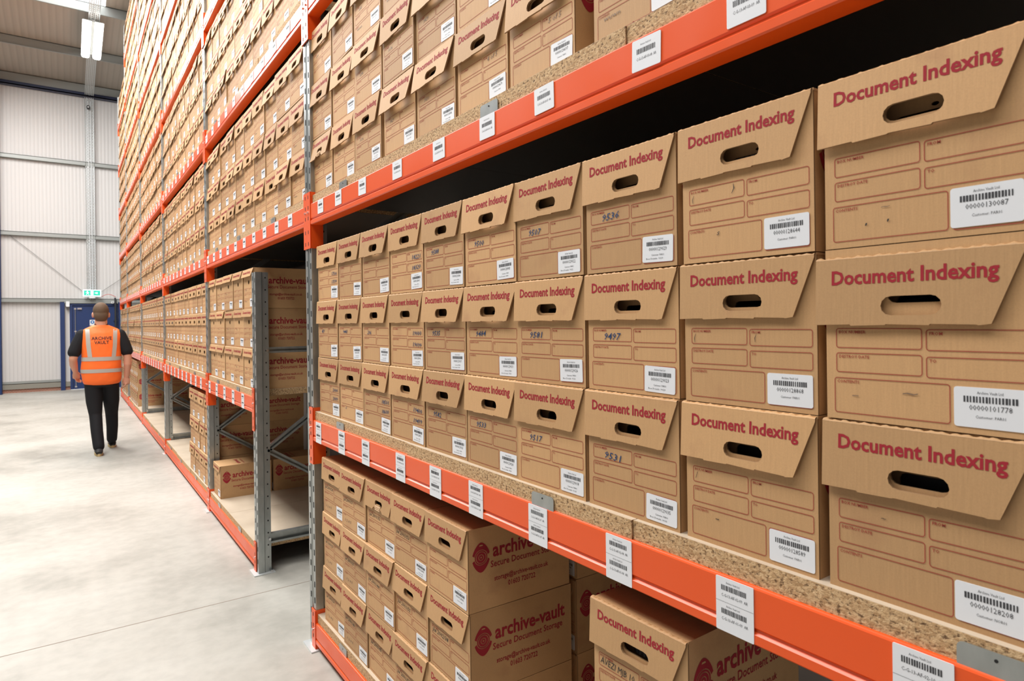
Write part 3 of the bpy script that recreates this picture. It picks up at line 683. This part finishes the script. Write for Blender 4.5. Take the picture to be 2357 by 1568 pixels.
# one prototype with its parts, then copied
p_body = BODY['std']
GRP = {0: 'archive boxes in the nearest bay', 1: 'archive boxes in the second bay', 2: 'archive boxes in the third bay', 3: 'archive boxes in the fourth bay', 4: 'archive boxes in the fifth bay', 5: 'archive boxes in the farthest bay'}
proto = {}
def make_proto():
    t = thing('archive_box', 'brown archive box', 'box', (0, 0, 0))
    body = part('body', BODY['std'], t); fl = part('front_flap', FLAP['std'], t, (0, 0, BH-.004)); lb = part('barcode_label', GEN[0], t, (0, -BW/2+.085, .009))
    return t, body, fl, lb
P_T, P_B, P_F, P_L = make_proto()
first = True
for d in IND:
    if first: t, b, f, l = P_T, P_B, P_F, P_L; first = False
    else:
        t = P_T.copy(); COL.objects.link(t); kids = []
        for ch in (P_B, P_F, P_L):
            c = ch.copy(); COL.objects.link(c); c.parent = t; kids.append(c)
        b, f, l = kids
    rs = random.Random(d['seed'])
    t.location = (d['x'], d['y'], d['z']); t.rotation_euler = (0, 0, R(d['rz'])); t.scale = (1, d['wd'], d['zs'])
    t['label'] = d['label']; t['category'] = 'box'; t['group'] = GRP[d['bay']]
    b.data = BODY[d['style']]; f.data = FLAP[d['flap']]
    f.location = (-.0006, 0, BH-.0042); f.rotation_euler = (0, R(d['tilt']), 0)
    if (d['L'], d['bay'], d['col'], d['row']) == (1, 0, 9, 1): f.location = (-.0006, .006, BH-.0162)
    if d['num']: l.data = label_mesh(d['num'], d['cust'], detail=(d['col'] < 8 and d['L'] == 1), seed=d['seed'])
    else: l.data = GEN[d['seed'] % 8]
    dy = rs.uniform(-.002, .003); l.location = (0, -BW/2+.0868+dy-.0, .0085+rs.uniform(-.002, .003)); l.rotation_euler = (R(rs.uniform(-2.0, 2.0) if d['col'] < 8 else 0), 0, 0)
    if d['style'] == 'short': l.location[1] += .01; l.location[2] = .012
    if d['pen']:
        for it in d['pen']: part('handwriting', pen_mesh([it]), t)
    elif d['L'] >= 1 and not d['back'] and rs.random() < .75:
        k = rs.randint(0, 5)
        if k not in PENM: PENM[k] = pen_mesh([(('%d' % (3100+k*37)), .05, .115, .015, 'grey_pen', .034)] + ([('wuwn', .03, .045, .014, 'grey_pen', .05)] if k % 2 else []))
        part('handwriting', PENM[k], t)
    if d['paper']: part('contents', CONT[d['paper']], t)
# the farther ones as one mass
st = MB(); lo = MB()
lo.prism([(BW/2, 0), (-BW/2, 0), (-BW/2, BH), (BW/2, BH)], 0, BD, 'x', 'cardboard')
for k, (x0, y0, x1, y1) in enumerate(FORM[:5]):
    for yy in (y0, y1): lo.add([U(x0, yy), U(x1, yy), U(x1, yy+.0012), U(x0, yy+.0012)], [(0, 1, 2, 3)], 'form_ink')
lo.add([(-.0012, BW/2-u, v) for u, v in ((.176, .010), (.254, .010), (.254, .061), (.176, .061))], [(0, 1, 2, 3)], 'label_paper')
lo.add([(-.0016, BW/2-u, v) for u, v in ((.19, .037), (.24, .037), (.24, .045), (.19, .045))], [(0, 1, 2, 3)], 'label_print')
side = MB(); side_print(side)
for d in REST:
    M = Matrix.Translation((d['x'], d['y'], d['z'])) @ Matrix.Rotation(R(d['rz']), 4, 'Z')
    st.merge(lo, M)
    if (d['L'] == 0 and d['bay'] == 4 and d['col'] in (0, 8)): st.merge(side, M)
    fl = MB(); Y = lambda pts: [(BW/2-u, v) for u, v in pts]
    fl.prism(Y([(-.003, -.1), (.231, -.1), (BW, 0), (-.003, 0)]), -.0042, 0, 'x', 'cardboard', edge='cardboard_edge')
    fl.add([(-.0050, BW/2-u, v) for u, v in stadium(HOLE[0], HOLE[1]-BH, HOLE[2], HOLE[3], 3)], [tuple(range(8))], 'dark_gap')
    fl.geo(fit('Document Indexing', .213, .0355, bold=.02, res=0), lambda a, b: (-.0048, BW/2-a-.021, b-.041), 'red_ink')
    st.merge(fl, M @ Matrix.Translation((-.0006, 0, BH-.001)) @ Matrix.Rotation(R(d['tilt']*.9), 4, 'Y'))
o = part('archive_box', st); tag(o, 'mass of small distant archive boxes filling the far bays of the rack', 'boxes', None, 'stuff')

# ------------------------------------------------------------------ building shell
WY = 18.85
def roofz(y): return 7.48+(WY-y)*.1
mb = MB(); mb.box((-9, -6, -.2), (9, WY+.3, 0), 'concrete')
structure('floor', mb)
mb = MB()
mb.box((-9, 3.78, 0), (9, 3.786, .0008), 'joint_filler')
structure('trim_1', mb)
mb = MB(); mb.box((-9, WY, .20), (9, WY+.2, 8.2), 'wall_cladding'); structure('wall_back', mb)
mb = MB(); mb.box((1.97, -6, 0), (2.12, WY, 7.3), 'wall_cladding'); structure('wall_light_blocker', mb)  # wall added behind the rack to keep world light out of the shelves
mb = MB(); mb.box((-9, WY-.01, 0), (9, WY+.2, .085), 'brick'); mb.box((-9, WY-.05, .085), (9, WY+.2, .20), 'kick_strip'); structure('baseboard_back', mb)
for i, z in enumerate((2.19, 3.755, 5.56)):
    mb = MB(); pr = [(WY-.11, z-.06), (WY-.11, z+.03), (WY-.10, z+.03), (WY-.10, z-.05), (WY, z-.05), (WY, z-.06)]
    mb.prism([(a, b) for a, b in pr], -9, 9, 'x', 'grey_steel'); mb.box((-9, WY-.11, z+.018), (9, WY, z+.03), 'grey_steel')
    structure('trim_%d' % (i+2), mb)
mb = MB(); mb.box((-9, WY-.06, .215), (-.06, WY-.005, .265), 'grey_steel'); structure('trim_5', mb)
# eaves beam and the grey rail above
mb = MB(); mb.box((-9, WY-.20, 7.19), (9, WY-.02, 7.21), 'dark_navy'); mb.box((-9, WY-.20, 7.19), (9, WY-.18, 7.27), 'dark_navy'); structure('trim_6', mb)
mb = MB(); mb.box((-9, WY-.16, 7.272), (9, WY-.14, 7.47), 'grey_steel'); structure('trim_7', mb)
# columns
def column(name, x, w_):
    mb = MB(); mb.box((x-w_/2, WY-.32, 0), (x+w_/2, WY-.30, 8), 'navy_paint'); mb.box((x-w_/2, WY-.02-.1, 0), (x+w_/2, WY-.10, 8), 'navy_paint'); mb.box((x-.006, WY-.31, 0), (x+.006, WY-.11, 8), 'navy_paint'); mb.box((x-w_/2-.01, WY-.33, 0), (x+w_/2+.01, WY-.09, .012), 'navy_paint')
    structure(name, mb)
column('trim_8', -1.345, .20)
mb = MB(); mb.box((-.145, WY-.11, 0), (-.055, WY, 2.14), 'navy_paint'); structure('trim_9', mb)
mb = MB(); mb.box((1.055, WY-.12, 0), (1.10, WY, 2.14), 'navy_paint'); structure('trim_10', mb)
# roof
mb = MB(); y0, y1 = -6, WY+.2
def slab(mb, xa, xb, ya, yb, m, dz=0):
    mb.add([(xa, ya, roofz(ya)+dz), (xb, ya, roofz(ya)+dz), (xb, yb, roofz(yb)+dz), (xa, yb, roofz(yb)+dz), (xa, ya, roofz(ya)+dz+.08), (xb, ya, roofz(ya)+dz+.08), (xb, yb, roofz(yb)+dz+.08), (xa, yb, roofz(yb)+dz+.08)],
           [(0, 3, 2, 1), (4, 5, 6, 7), (0, 1, 5, 4), (1, 2, 6, 5), (2, 3, 7, 6), (3, 0, 4, 7)], m)
slab(mb, -9, -.15, 15.0, y1, 'roof_sheet'); slab(mb, -.15, .68, 15.0, y1, 'roof_sheet'); slab(mb, .68, 9, -6, y1, 'roof_sheet'); slab(mb, -9, -.15-1.0, -6, 15.0, 'roof_sheet')
structure('ceiling', mb)
mb = MB(); slab(mb, -.50, .70, 7.0, 15.05, 'rooflight_sheet', .01); structure('window_1', mb)
mb = MB(); slab(mb, -1.16, -.51, -6, 15.05, 'roof_sheet'); slab(mb, -.51, .70, -6, 6.99, 'roof_sheet'); structure('trim_11', mb)
for i, y in enumerate((16.85, 14.85, 12.8, 10.8, 8.8)):
    z = roofz(y); mb = MB()
    pr = [(y-.035, z-.2), (y-.035, z-.19), (y-.004, z-.19), (y-.004, z), (y+.004, z), (y+.004, z-.2)]
    mb.prism(pr, -9, 9, 'x', 'grey_steel'); mb.box((-9, y-.004, z-.015), (9, y+.07, z-.003), 'grey_steel'); structure('trim_%d' % (12+i), mb)

# door
d = thing('door_1', None, None, (0, 0, 0)); d['kind'] = 'structure'
mb = MB()
for a, b in (((.045, WY-.09, 0), (.097, WY, 2.10)), ((.99, WY-.09, 0), (1.04, WY, 2.10)), ((.097, WY-.09, 2.055), (.99, WY, 2.10))): mb.box(a, b, 'navy_paint')
part('door_frame', mb, d)
mb = MB(); mb.box((.10, WY-.055, .012), (.987, WY-.005, 2.052), 'navy_paint'); part('door_leaf', mb, d)
mb = MB(); mb.tube([(.155, WY-.085, .06), (.155, WY-.085, 2.0)], .009, 'bolt_steel', 8)
for z in (.07, .98, 1.42, 1.97): mb.box((.135, WY-.095, z-.015), (.178, WY-.055, z+.015), 'bolt_steel')
part('panic_bolt_rod', mb, d)
mb = MB(); mb.box((.20, WY-.10, 1.955), (.29, WY-.055, 1.995), 'bolt_steel'); part('door_closer', mb, d)
mb = MB(); mb.box((.05, WY-.12, .002), (1.02, WY+.0, .012), 'white_plastic'); part('threshold', mb, d)
mb = MB(); mb.box((-.055, WY-.12, 2.105), (1.045, WY, 2.165), 'grey_steel'); part('header_rail', mb, d)
# things on and beside the door
t = thing('safety_sign', 'small white notice with a blue disc on the navy door', 'sign', (.505, WY-.058, 1.56))
mb = MB(); mb.box((-.055, -.004, 0), (.055, 0, .14), 'white_plastic'); part('plate', mb, t)
mb = MB(); mb.prism(disc2d(0, .085, .042, .042), -.0055, -.004, 'y', 'sign_blue'); mb.prism(disc2d(0, .085, .016, .020), -.0062, -.0055, 'y', 'white_plastic'); part('blue_disc', mb, t)
t = thing('wall_sounder', 'small white alarm unit at the top left of the navy door', 'alarm', (.01, WY-.12, 2.02))
mb = MB(); mb.prism(rrect(-.035, 0, .035, .13, .012), -.05, 0, 'y', 'white_plastic'); part('housing', mb, t)
mb = MB(); mb.box((-.05, .0, .02), (.0, .12, .10), 'grey_steel'); part('bracket', mb, t)
t = thing('wall_conduit', 'black vertical conduit on the right side of the navy door', 'conduit', (.985, WY-.16, 0))
mb = MB(); mb.box((-.018, -.02, .4), (.018, .02, 2.25), 'black_plastic'); part('pipe', mb, t)
mb = MB()
for z in (.9, 1.66, 2.1): mb.box((-.035, -.012, z), (.035, .16, z+.02), 'black_plastic')
part('clamp', mb, t)
t = thing('junction_box', 'tiny white junction box on the rail above the door', 'box', (.93, WY-.145, 2.105))
mb = MB(); mb.prism(rrect(-.03, 0, .03, .05, .008), -.02, .02, 'y', 'white_plastic'); part('casing', mb, t)
mb = MB(); mb.prism(rrect(-.018, .012, .018, .038, .005), -.023, -.02, 'y', 'grey_steel'); part('cover', mb, t)
mb = MB(); pts = [(.70+.30*k/12, WY-.13, 2.27+.07*math.sin(math.pi*k/12)*(1-.2*k/12)) for k in range(13)]; mb.tube(pts, .006, 'red_cable', 6)
tag(part('red_cable', mb), 'thin red cable looping on the white wall beside the exit sign', 'cable')
# diagonal wall wires
for nm, a, b, lb in (('bracing_wire', (-1.2, WY-.05, 3.8), (.30, WY-.05, 2.42), 'thin bracing wire running down left of the exit sign'), ('bracing_wire', (.70, WY-.05, 2.40), (2.4, WY-.05, 3.75), 'thin bracing wire rising right of the exit sign')):
    mb = MB(); mb.tube([a, b], .006, 'wire', 5); tag(part(nm, mb), lb, 'wire')
# exit sign
t = thing('exit_sign', 'lit green emergency exit sign above the navy door', 'exit sign', (.50, WY-.26, 2.27))
mb = MB(); mb.prism(rrect(-.185, 0, .185, .165, .012), -.03, .03, 'y', 'exit_white'); part('light_box', mb, t)
mb = MB(); mb.box((-.165, -.034, .025), (.165, -.030, .145), 'exit_green'); part('green_panel', mb, t)
mb = MB()
def quad(mb, pts, m, y=-.036): mb.add([(x, y, z) for x, z in pts], [tuple(range(len(pts)))], m)
for s_ in (-1,):
    quad(mb, [(-.03, .035), (.028, .035), (.028, .135), (-.03, .135)], 'exit_white')
quad(mb, [(.12, .085), (.095, .115), (.095, .095), (.055, .095), (.055, .075), (.095, .075), (.095, .055)], 'exit_white')
mb.prism(disc2d(-.095, .122, .010, .012, 12), -.036, -.034, 'y', 'exit_white')
for pts in ([(-.105, .112), (-.085, .112), (-.080, .075), (-.100, .075)], [(-.100, .080), (-.088, .080), (-.112, .040), (-.124, .044)], [(-.092, .080), (-.080, .080), (-.060, .045), (-.070, .038)], [(-.105, .110), (-.100, .100), (-.128, .085), (-.132, .093)], [(-.085, .110), (-.088, .098), (-.062, .085), (-.058, .094)]): quad(mb, pts, 'exit_white')
part('pictogram', mb, t)
mb = MB(); mb.box((-.06, -.02, -.045), (.06, .25, -.0), 'white_plastic'); part('mounting_bracket', mb, t)

# cable tray
def f_holes(x0, x1, pa, pb, nrm, mb, L):
    pass
t = thing('cable_tray', 'perforated galvanised cable tray running along the roof and down the white wall', 'cable tray', (.49, WY-.1, 2.2))
def tray_run(a, b, wd=.17):
    mb = MB(); a, b = Vector(a), Vector(b); L = (b-a).length; tt = (b-a).normalized(); sx = Vector((1, 0, 0)); nn = sx.cross(tt)
    def P(x, s_, h=0): return tuple(a+sx*x+tt*s_+nn*h)
    # perforated bed: strips and rungs so that the slots are open
    for k in range(6):
        x = -wd/2+k*wd/5; mb.add([P(x-.008, 0), P(x+.008, 0), P(x+.008, L), P(x-.008, L)], [(0, 1, 2, 3)], 'zinc_tray')
    s_ = 0; k = 0
    while s_ < L-.03:
        for j in range(5):
            x = -wd/2+j*wd/5; o_ = (.035 if j % 2 else 0)
            mb.add([P(x, s_+o_), P(x+wd/5, s_+o_), P(x+wd/5, s_+o_+.028), P(x, s_+o_+.028)], [(0, 1, 2, 3)], 'zinc_tray')
        s_ += .07
    for x in (-wd/2-.008, wd/2+.008): mb.add([P(x, 0), P(x, L), P(x, L, .04), P(x, 0, .04)], [(0, 1, 2, 3)], 'zinc_tray')
    return mb
TL = Vector((.49, WY-.1, 2.2))
ob = part('wall_run', tray_run((0, 0, 0), (0, 0, 5.0)), t)
ob = part('roof_run', tray_run((0, -.1, 5.02), (0, -14.5, 5.02+1.44)), t)
mb = MB()
cb = [(0.0, -.12, z) for z in (0, 5.0)]
mb.tube([(-.02, -.015, 0), (-.02, -.015, 4.9)], .008, 'white_plastic', 6); mb.tube([(.03, -.015, 0), (.03, -.015, 4.9)], .007, 'white_plastic', 6); part('cables', mb, t)
t = thing('wall_camera', 'small dark fitting on the cable tray below the eaves beam', 'fitting', (.47, WY-.14, 6.93))
mb = MB(); mb.prism(disc2d(0, 0, .035, .05, 14), -.05, 0, 'y', 'black_plastic'); part('housing', mb, t)
mb = MB(); mb.prism(disc2d(0, 0, .015, .02, 12), -.06, -.05, 'y', 'white_plastic'); part('lens', mb, t)

# luminaires: one in view, its row continues towards the camera
for i, y in enumerate((15.6, 10.8, 5.8, .8)):
    z = roofz(y)-.36
    if i and i != 1: pass
    t = thing('ceiling_luminaire', 'bright twin-tube light fitting hanging under the roof cable tray' if i == 0 else 'twin-tube aisle light fitting, %s from the end wall' % ORD[i], 'light fitting', (.475, y, z), 0, 'aisle light fittings')
    t.rotation_euler = (R(-5.7), 0, 0)
    for s_ in (-1, 1):
        mb = MB(); pr = [( -.076, 0), (-.068, -.035), (-.04, -.055), (.04, -.055), (.068, -.035), (.076, 0)]
        mb.prism([(a+s_*.102, b) for a, b in pr], -.76, .76, 'y', 'lamp_tube'); part('diffuser', mb, t)
    mb = MB(); mb.box((-.024, -.72, .02), (.024, .72, .06), 'grey_steel')
    for s_ in (-1, 1): mb.box((s_*.102-.07, -.75, .001), (s_*.102+.07, .75, .022), 'grey_steel')
    part('housing', mb, t)
    mb = MB()
    for yy in (-.55, .55): mb.tube([(0, yy, .05), (.0, yy, .088)], .006, 'wire', 5)
    part('suspension', mb, t)

# ------------------------------------------------------------------ the man
MAN = thing('person', 'man walking away in orange hi-vis vest, black polo shirt and black trousers', 'person', (.335, 9.2, 0))
def ell(mb, c, r, m, n=14, k=10):
    vs = []; fs = []
    for i in range(k+1):
        a = math.pi*i/k
        for j in range(n): b = 2*math.pi*j/n; vs.append((c[0]+r[0]*math.sin(a)*math.cos(b), c[1]+r[1]*math.sin(a)*math.sin(b), c[2]+r[2]*math.cos(a)))
    for i in range(k):
        for j in range(n): j2 = (j+1) % n; fs.append((i*n+j, (i+1)*n+j, (i+1)*n+j2, i*n+j2))
    mb.add(vs, fs, m, True)
def limb(mb, pts, m, n=14):
    """pts: (x,y,z,rx,ry) tapered tube with ball ends"""
    P = [Vector(p[:3]) for p in pts]; seg = []
    for i in range(len(P)-1):
        for k in range(5): q = k/5; seg.append((P[i].lerp(P[i+1], q), pts[i][3]*(1-q)+pts[i+1][3]*q, pts[i][4]*(1-q)+pts[i+1][4]*q))
    seg.append((P[-1], pts[-1][3], pts[-1][4]))
    rings = []
    for i, (p, ra, rb) in enumerate(seg):
        t = (seg[min(i+1, len(seg)-1)][0]-seg[max(i-1, 0)][0]).normalized()
        a = Vector((1, 0, 0)); a = (a-t*a.dot(t)); a = a.normalized() if a.length > .1 else t.orthogonal().normalized(); b = t.cross(a)
        rings.append([p+a*ra*math.cos(2*math.pi*k/n)+b*rb*math.sin(2*math.pi*k/n) for k in range(n)])
    vs = [q for r_ in rings for q in r_]; fs = [(i*n+k, i*n+(k+1) % n, (i+1)*n+(k+1) % n, (i+1)*n+k) for i in range(len(seg)-1) for k in range(n)]
    fs += [tuple(range(n-1, -1, -1)), tuple(range((len(seg)-1)*n, len(seg)*n))]
    mb.add(vs, fs, m, True)
    ell(mb, pts[0][:3], (pts[0][3], pts[0][4], min(pts[0][3:5])), m, 12, 8); ell(mb, pts[-1][:3], (pts[-1][3], pts[-1][4], min(pts[-1][3:5])), m, 12, 8)
NS = 2.5
def sec(x, rx): return (max(0.0, 1-abs(x/rx)**NS))**(1/NS)
def loft(mb, rows, m, n=48, cap=True):
    vs = []; K = len(rows)
    for (z, cx, cy, rx, ry) in rows:
        for k in range(n):
            a = 2*math.pi*k/n; c_, s_ = math.cos(a), math.sin(a)
            vs.append((cx+rx*math.copysign(abs(c_)**(2/NS), c_), cy+ry*math.copysign(abs(s_)**(2/NS), s_), z))
    fs = [(i*n+k, i*n+(k+1) % n, (i+1)*n+(k+1) % n, (i+1)*n+k) for i in range(K-1) for k in range(n)]
    if cap: fs += [tuple(range(n-1, -1, -1)), tuple(range((K-1)*n, K*n))]
    mb.add(vs, fs, m, True)
def remesh(o, vox, sm=4):
    m_ = o.modifiers.new('union', 'REMESH'); m_.mode = 'VOXEL'; m_.voxel_size = vox; m_.use_smooth_shade = True
    s_ = o.modifiers.new('smooth', 'SMOOTH'); s_.iterations = sm; s_.factor = .5
    return o
LF, RF = (-.045, -.235), (.115, .30)        # feet on the floor (x, y)
sk = MB()
ell(sk, (0, .0, 1.70), (.078, .098, .118), 'skin', 24, 18); ell(sk, (0, .035, 1.625), (.055, .062, .062), 'skin', 18, 12)
ell(sk, (0, .100, 1.668), (.012, .02, .022), 'skin'); ell(sk, (0, .092, 1.695), (.03, .012, .012), 'skin'); ell(sk, (0, .088, 1.632), (.022, .014, .008), 'skin')
for s_ in (-1, 1): ell(sk, (s_*.084, .0, 1.672), (.012, .022, .034), 'skin')
limb(sk, [(0, -.02, 1.46, .075, .07), (0, -.01, 1.62, .062, .066)], 'skin')
loft(sk, [(.90, 0, 0, .15, .10), (1.1, 0, 0, .16, .11), (1.3, 0, 0, .17, .115), (1.42, 0, 0, .17, .10), (1.5, 0, -.01, .09, .07)], 'skin', 32)
# arms
LS, LE, LW = (-.205, -.005, 1.415), (-.285, -.04, 1.150), (-.262, .115, .985)
RS, RE, RW = (.205, -.005, 1.415), (.272, -.035, 1.150), (.262, -.005, .905)
limb(sk, [(*LS, .055, .055), (-.25, -.03, 1.28, .050, .052), (*LE, .043, .045)], 'skin'); limb(sk, [(*LE, .043, .045), (-.280, .03, 1.075, .042, .044), (*LW, .028, .024)], 'skin')
limb(sk, [(*RS, .055, .055), (.245, -.025, 1.28, .050, .052), (*RE, .043, .045)], 'skin'); limb(sk, [(*RE, .043, .045), (.272, -.03, 1.06, .043, .045), (*RW, .028, .026)], 'skin')
def hand(mb, w_, fwd, side, curl):
    """palm from the wrist along fwd; five separate fingers bent by curl; thumb leaves the inner side"""
    w_ = Vector(w_); f_ = Vector(fwd).normalized(); s_ = Vector(side).normalized(); s_ = (s_-f_*s_.dot(f_)).normalized(); n_ = f_.cross(s_)
    if n_.x*w_.x > 0: n_ = -n_             # palm normal towards the thigh
    limb(mb, [(*(w_), .026, .020), (*(w_+f_*.045), .040, .019), (*(w_+f_*.088), .041, .017)], 'skin', 12)
    for k, ln in enumerate((.070, .080, .074, .058)):
        o_ = w_+f_*.090+s_*(.030-.020*k); d_ = f_.copy(); pts = [(*o_, .0092, .0092)]
        for j, q in enumerate((.44, .31, .25)):
            a = R(curl[k]*(j+.6)); dd = (f_*math.cos(a)+n_*math.sin(a)); o_ = o_+dd*ln*q; rr = .0088-.0009*j; pts.append((*o_, rr, rr))
        limb(mb, pts, 'skin', 8)
    b_ = w_+f_*.025+s_*.030
    limb(mb, [(*b_, .013, .013), (*(b_+(f_*.7+s_*.7).normalized()*.035), .011, .011), (*(b_+(f_*.8+s_*.5).normalized()*.058+n_*.014), .0095, .0095)], 'skin', 8)
hand(sk, RW, (-.10, .03, -1), (.1, 1, 0.05), (26, 30, 33, 36))
hand(sk, LW, (.10, .42, -.72), (.35, .7, .5), (20, 24, 27, 30))
# legs inside the trousers
limb(sk, [(-.085, 0, .90, .07, .08), (-.078, -.015, .62, .06, .065), (-.068, -.045, .46, .045, .05), (-.060, -.13, .28, .042, .048), (LF[0], -.2, .10, .036, .038)], 'skin'); limb(sk, [(.085, 0, .90, .07, .08), (.098, .07, .62, .06, .065), (.105, .15, .46, .045, .05), (.112, .2, .28, .042, .046), (RF[0], .27, .10, .036, .038)], 'skin')
remesh(part('body', sk, MAN), .0055, 3)
mb = MB(); ell(mb, (0, -.006, 1.722), (.084, .102, .105), 'hair', 28, 20); ell(mb, (0, -.045, 1.665), (.076, .063, .085), 'hair', 24, 16)
o = remesh(part('hair', mb, MAN), .006, 3)
mb = MB()
for s_ in (-1, 1): ell(mb, (s_*.030, .088, 1.688), (.012, .009, .007), 'white_plastic', 10, 8)
part('eyes', mb, MAN)
# polo shirt
mb = MB()
loft(mb, [(.84, 0, 0, .180, .125), (1.0, 0, 0, .185, .135), (1.15, 0, 0, .182, .132), (1.3, 0, 0, .192, .128), (1.42, 0, -.005, .195, .112), (1.48, 0, -.01, .15, .09), (1.53, 0, -.01, .085, .075)], 'black_cloth', 40)
limb(mb, [(-.185, -.005, 1.43, .075, .072), (-.235, -.02, 1.32, .074, .072), (-.272, -.035, 1.225, .070, .068)], 'black_cloth'); limb(mb, [(.185, -.005, 1.43, .075, .072), (.230, -.018, 1.32, .074, .072), (.262, -.03, 1.225, .070, .068)], 'black_cloth')
limb(mb, [(0, -.012, 1.50, .078, .075), (0, -.008, 1.565, .069, .071)], 'black_cloth')
remesh(part('polo_shirt', mb, MAN), .008, 3)
# trousers
mb = MB()
loft(mb, [(.80, .0, .0, .172, .125), (.90, 0, 0, .178, .125), (1.0, 0, 0, .168, .115)], 'black_cloth', 36)
limb(mb, [(-.085, 0, .86, .098, .115), (-.078, -.015, .62, .088, .095), (-.068, -.045, .46, .068, .075), (-.060, -.13, .28, .064, .072), (LF[0], -.200, .10, .060, .070)], 'black_cloth', 18)
limb(mb, [(.085, 0, .86, .098, .115), (.098, .07, .62, .088, .095), (.105, .15, .46, .070, .076), (.112, .20, .28, .064, .070), (RF[0]-.005, .265, .11, .058, .066)], 'black_cloth', 18)
remesh(part('trousers', mb, MAN), .009, 4)
# vest as an open shell with its tape and lettering
VR = [(.822, .150, .118), (.835, .180, .132), (.87, .200, .147), (.95, .208, .156), (1.03, .209, .158), (1.12, .204, .154), (1.22, .206, .150), (1.32, .210, .144), (1.40, .214, .132), (1.455, .212, .116), (1.49, .190, .098), (1.515, .150, .086), (1.535, .105, .080), (1.548, .082, .078)]
def vr(z):
    for (a, b) in zip(VR[:-1], VR[1:]):
        if a[0] <= z <= b[0]: q = (z-a[0])/(b[0]-a[0]); return a[1]+(b[1]-a[1])*q, a[2]+(b[2]-a[2])*q
    return (VR[0] if z < VR[0][0] else VR[-1])[1:]
def vrow(z, off=0.0): rx, ry = vr(z); w_ = .003*math.sin(z*23); return (z, w_, -.004, rx+off, ry+off)
mb = MB(); zs = [.822+(1.548-.822)*i/36 for i in range(37)]; loft(mb, [vrow(z) for z in zs], 'hi_vis_orange', 64, cap=False)
vo = part('hi_vis_vest', mb, MAN); so = vo.modifiers.new('thickness', 'SOLIDIFY'); so.thickness = .003
for z0, z1 in ((1.118, 1.165), (.975, 1.020)):
    mb = MB(); loft(mb, [vrow(z0+(z1-z0)*k/4, .003) for k in range(5)], 'reflective_tape', 64, cap=False)
    o = part('reflective_tape', mb, vo)
for s_ in (-1, 1):
    for fb in (-1, 1):
        mb = MB(); vs = []; K = 16
        for k in range(K+1):
            z = 1.165+(1.50-1.165)*k/K; rx, ry = vr(z); xc = s_*(.128+.014*k/K+.02*max(0, .4-k/K)*-1)
            for x in (xc-.022, xc+.022):
                x = max(-rx*.985, min(rx*.985, x)); vs.append((x, -.004+fb*(ry+.004)*sec(x, rx+.004), z))
        mb.add(vs, [(2*k, 2*k+1, 2*k+3, 2*k+2) for k in range(K)], 'reflective_tape', True); part('reflective_tape', mb, vo)
mb = MB()
for s_, z, wd in (('ARCHIVE', 1.372, .205), ('VAULT', 1.322, .150)):
    mb.geo(fit(s_, wd, .054, bold=.016), lambda a, b: ((a-wd/2), -.0048-(vr(b+z)[1]+.0035)*sec(a-wd/2, vr(b+z)[0]), b+z), 'vest_print')
part('back_lettering', mb, vo)
# shoes
for (x, y), pitch in ((LF, 0), (RF, 0)):
    mb = MB(); rows = [(-.085, .030, .055), (-.06, .040, .085), (0, .042, .092), (.06, .044, .070), (.12, .046, .052), (.17, .036, .040), (.19, .018, .030)]
    n = 20; vs = []
    for yy, wx, h in rows:
        for k in range(n): a = 2*math.pi*k/n; vs.append((wx*math.cos(a), yy, .022+(h-.022)/2+(h-.022)/2*math.sin(a)*1.0))
    fs = [(i*n+k, i*n+(k+1) % n, (i+1)*n+(k+1) % n, (i+1)*n+k) for i in range(len(rows)-1) for k in range(n)]+[tuple(range(n)), tuple(range((len(rows)-1)*n, len(rows)*n))]
    mb.add(vs, fs, 'shoe_leather', True); sh = part('shoe', mb, MAN, (x, y+.02, 0))
    mb = MB(); ol = [(math.cos(a)*.046*(1 if math.sin(a) > 0 else .92), .05+math.sin(a)*.145) for a in [2*math.pi*k/24 for k in range(24)]]
    mb.prism(ol, .001, .028, 'z', 'tan_sole'); part('sole', mb, sh)
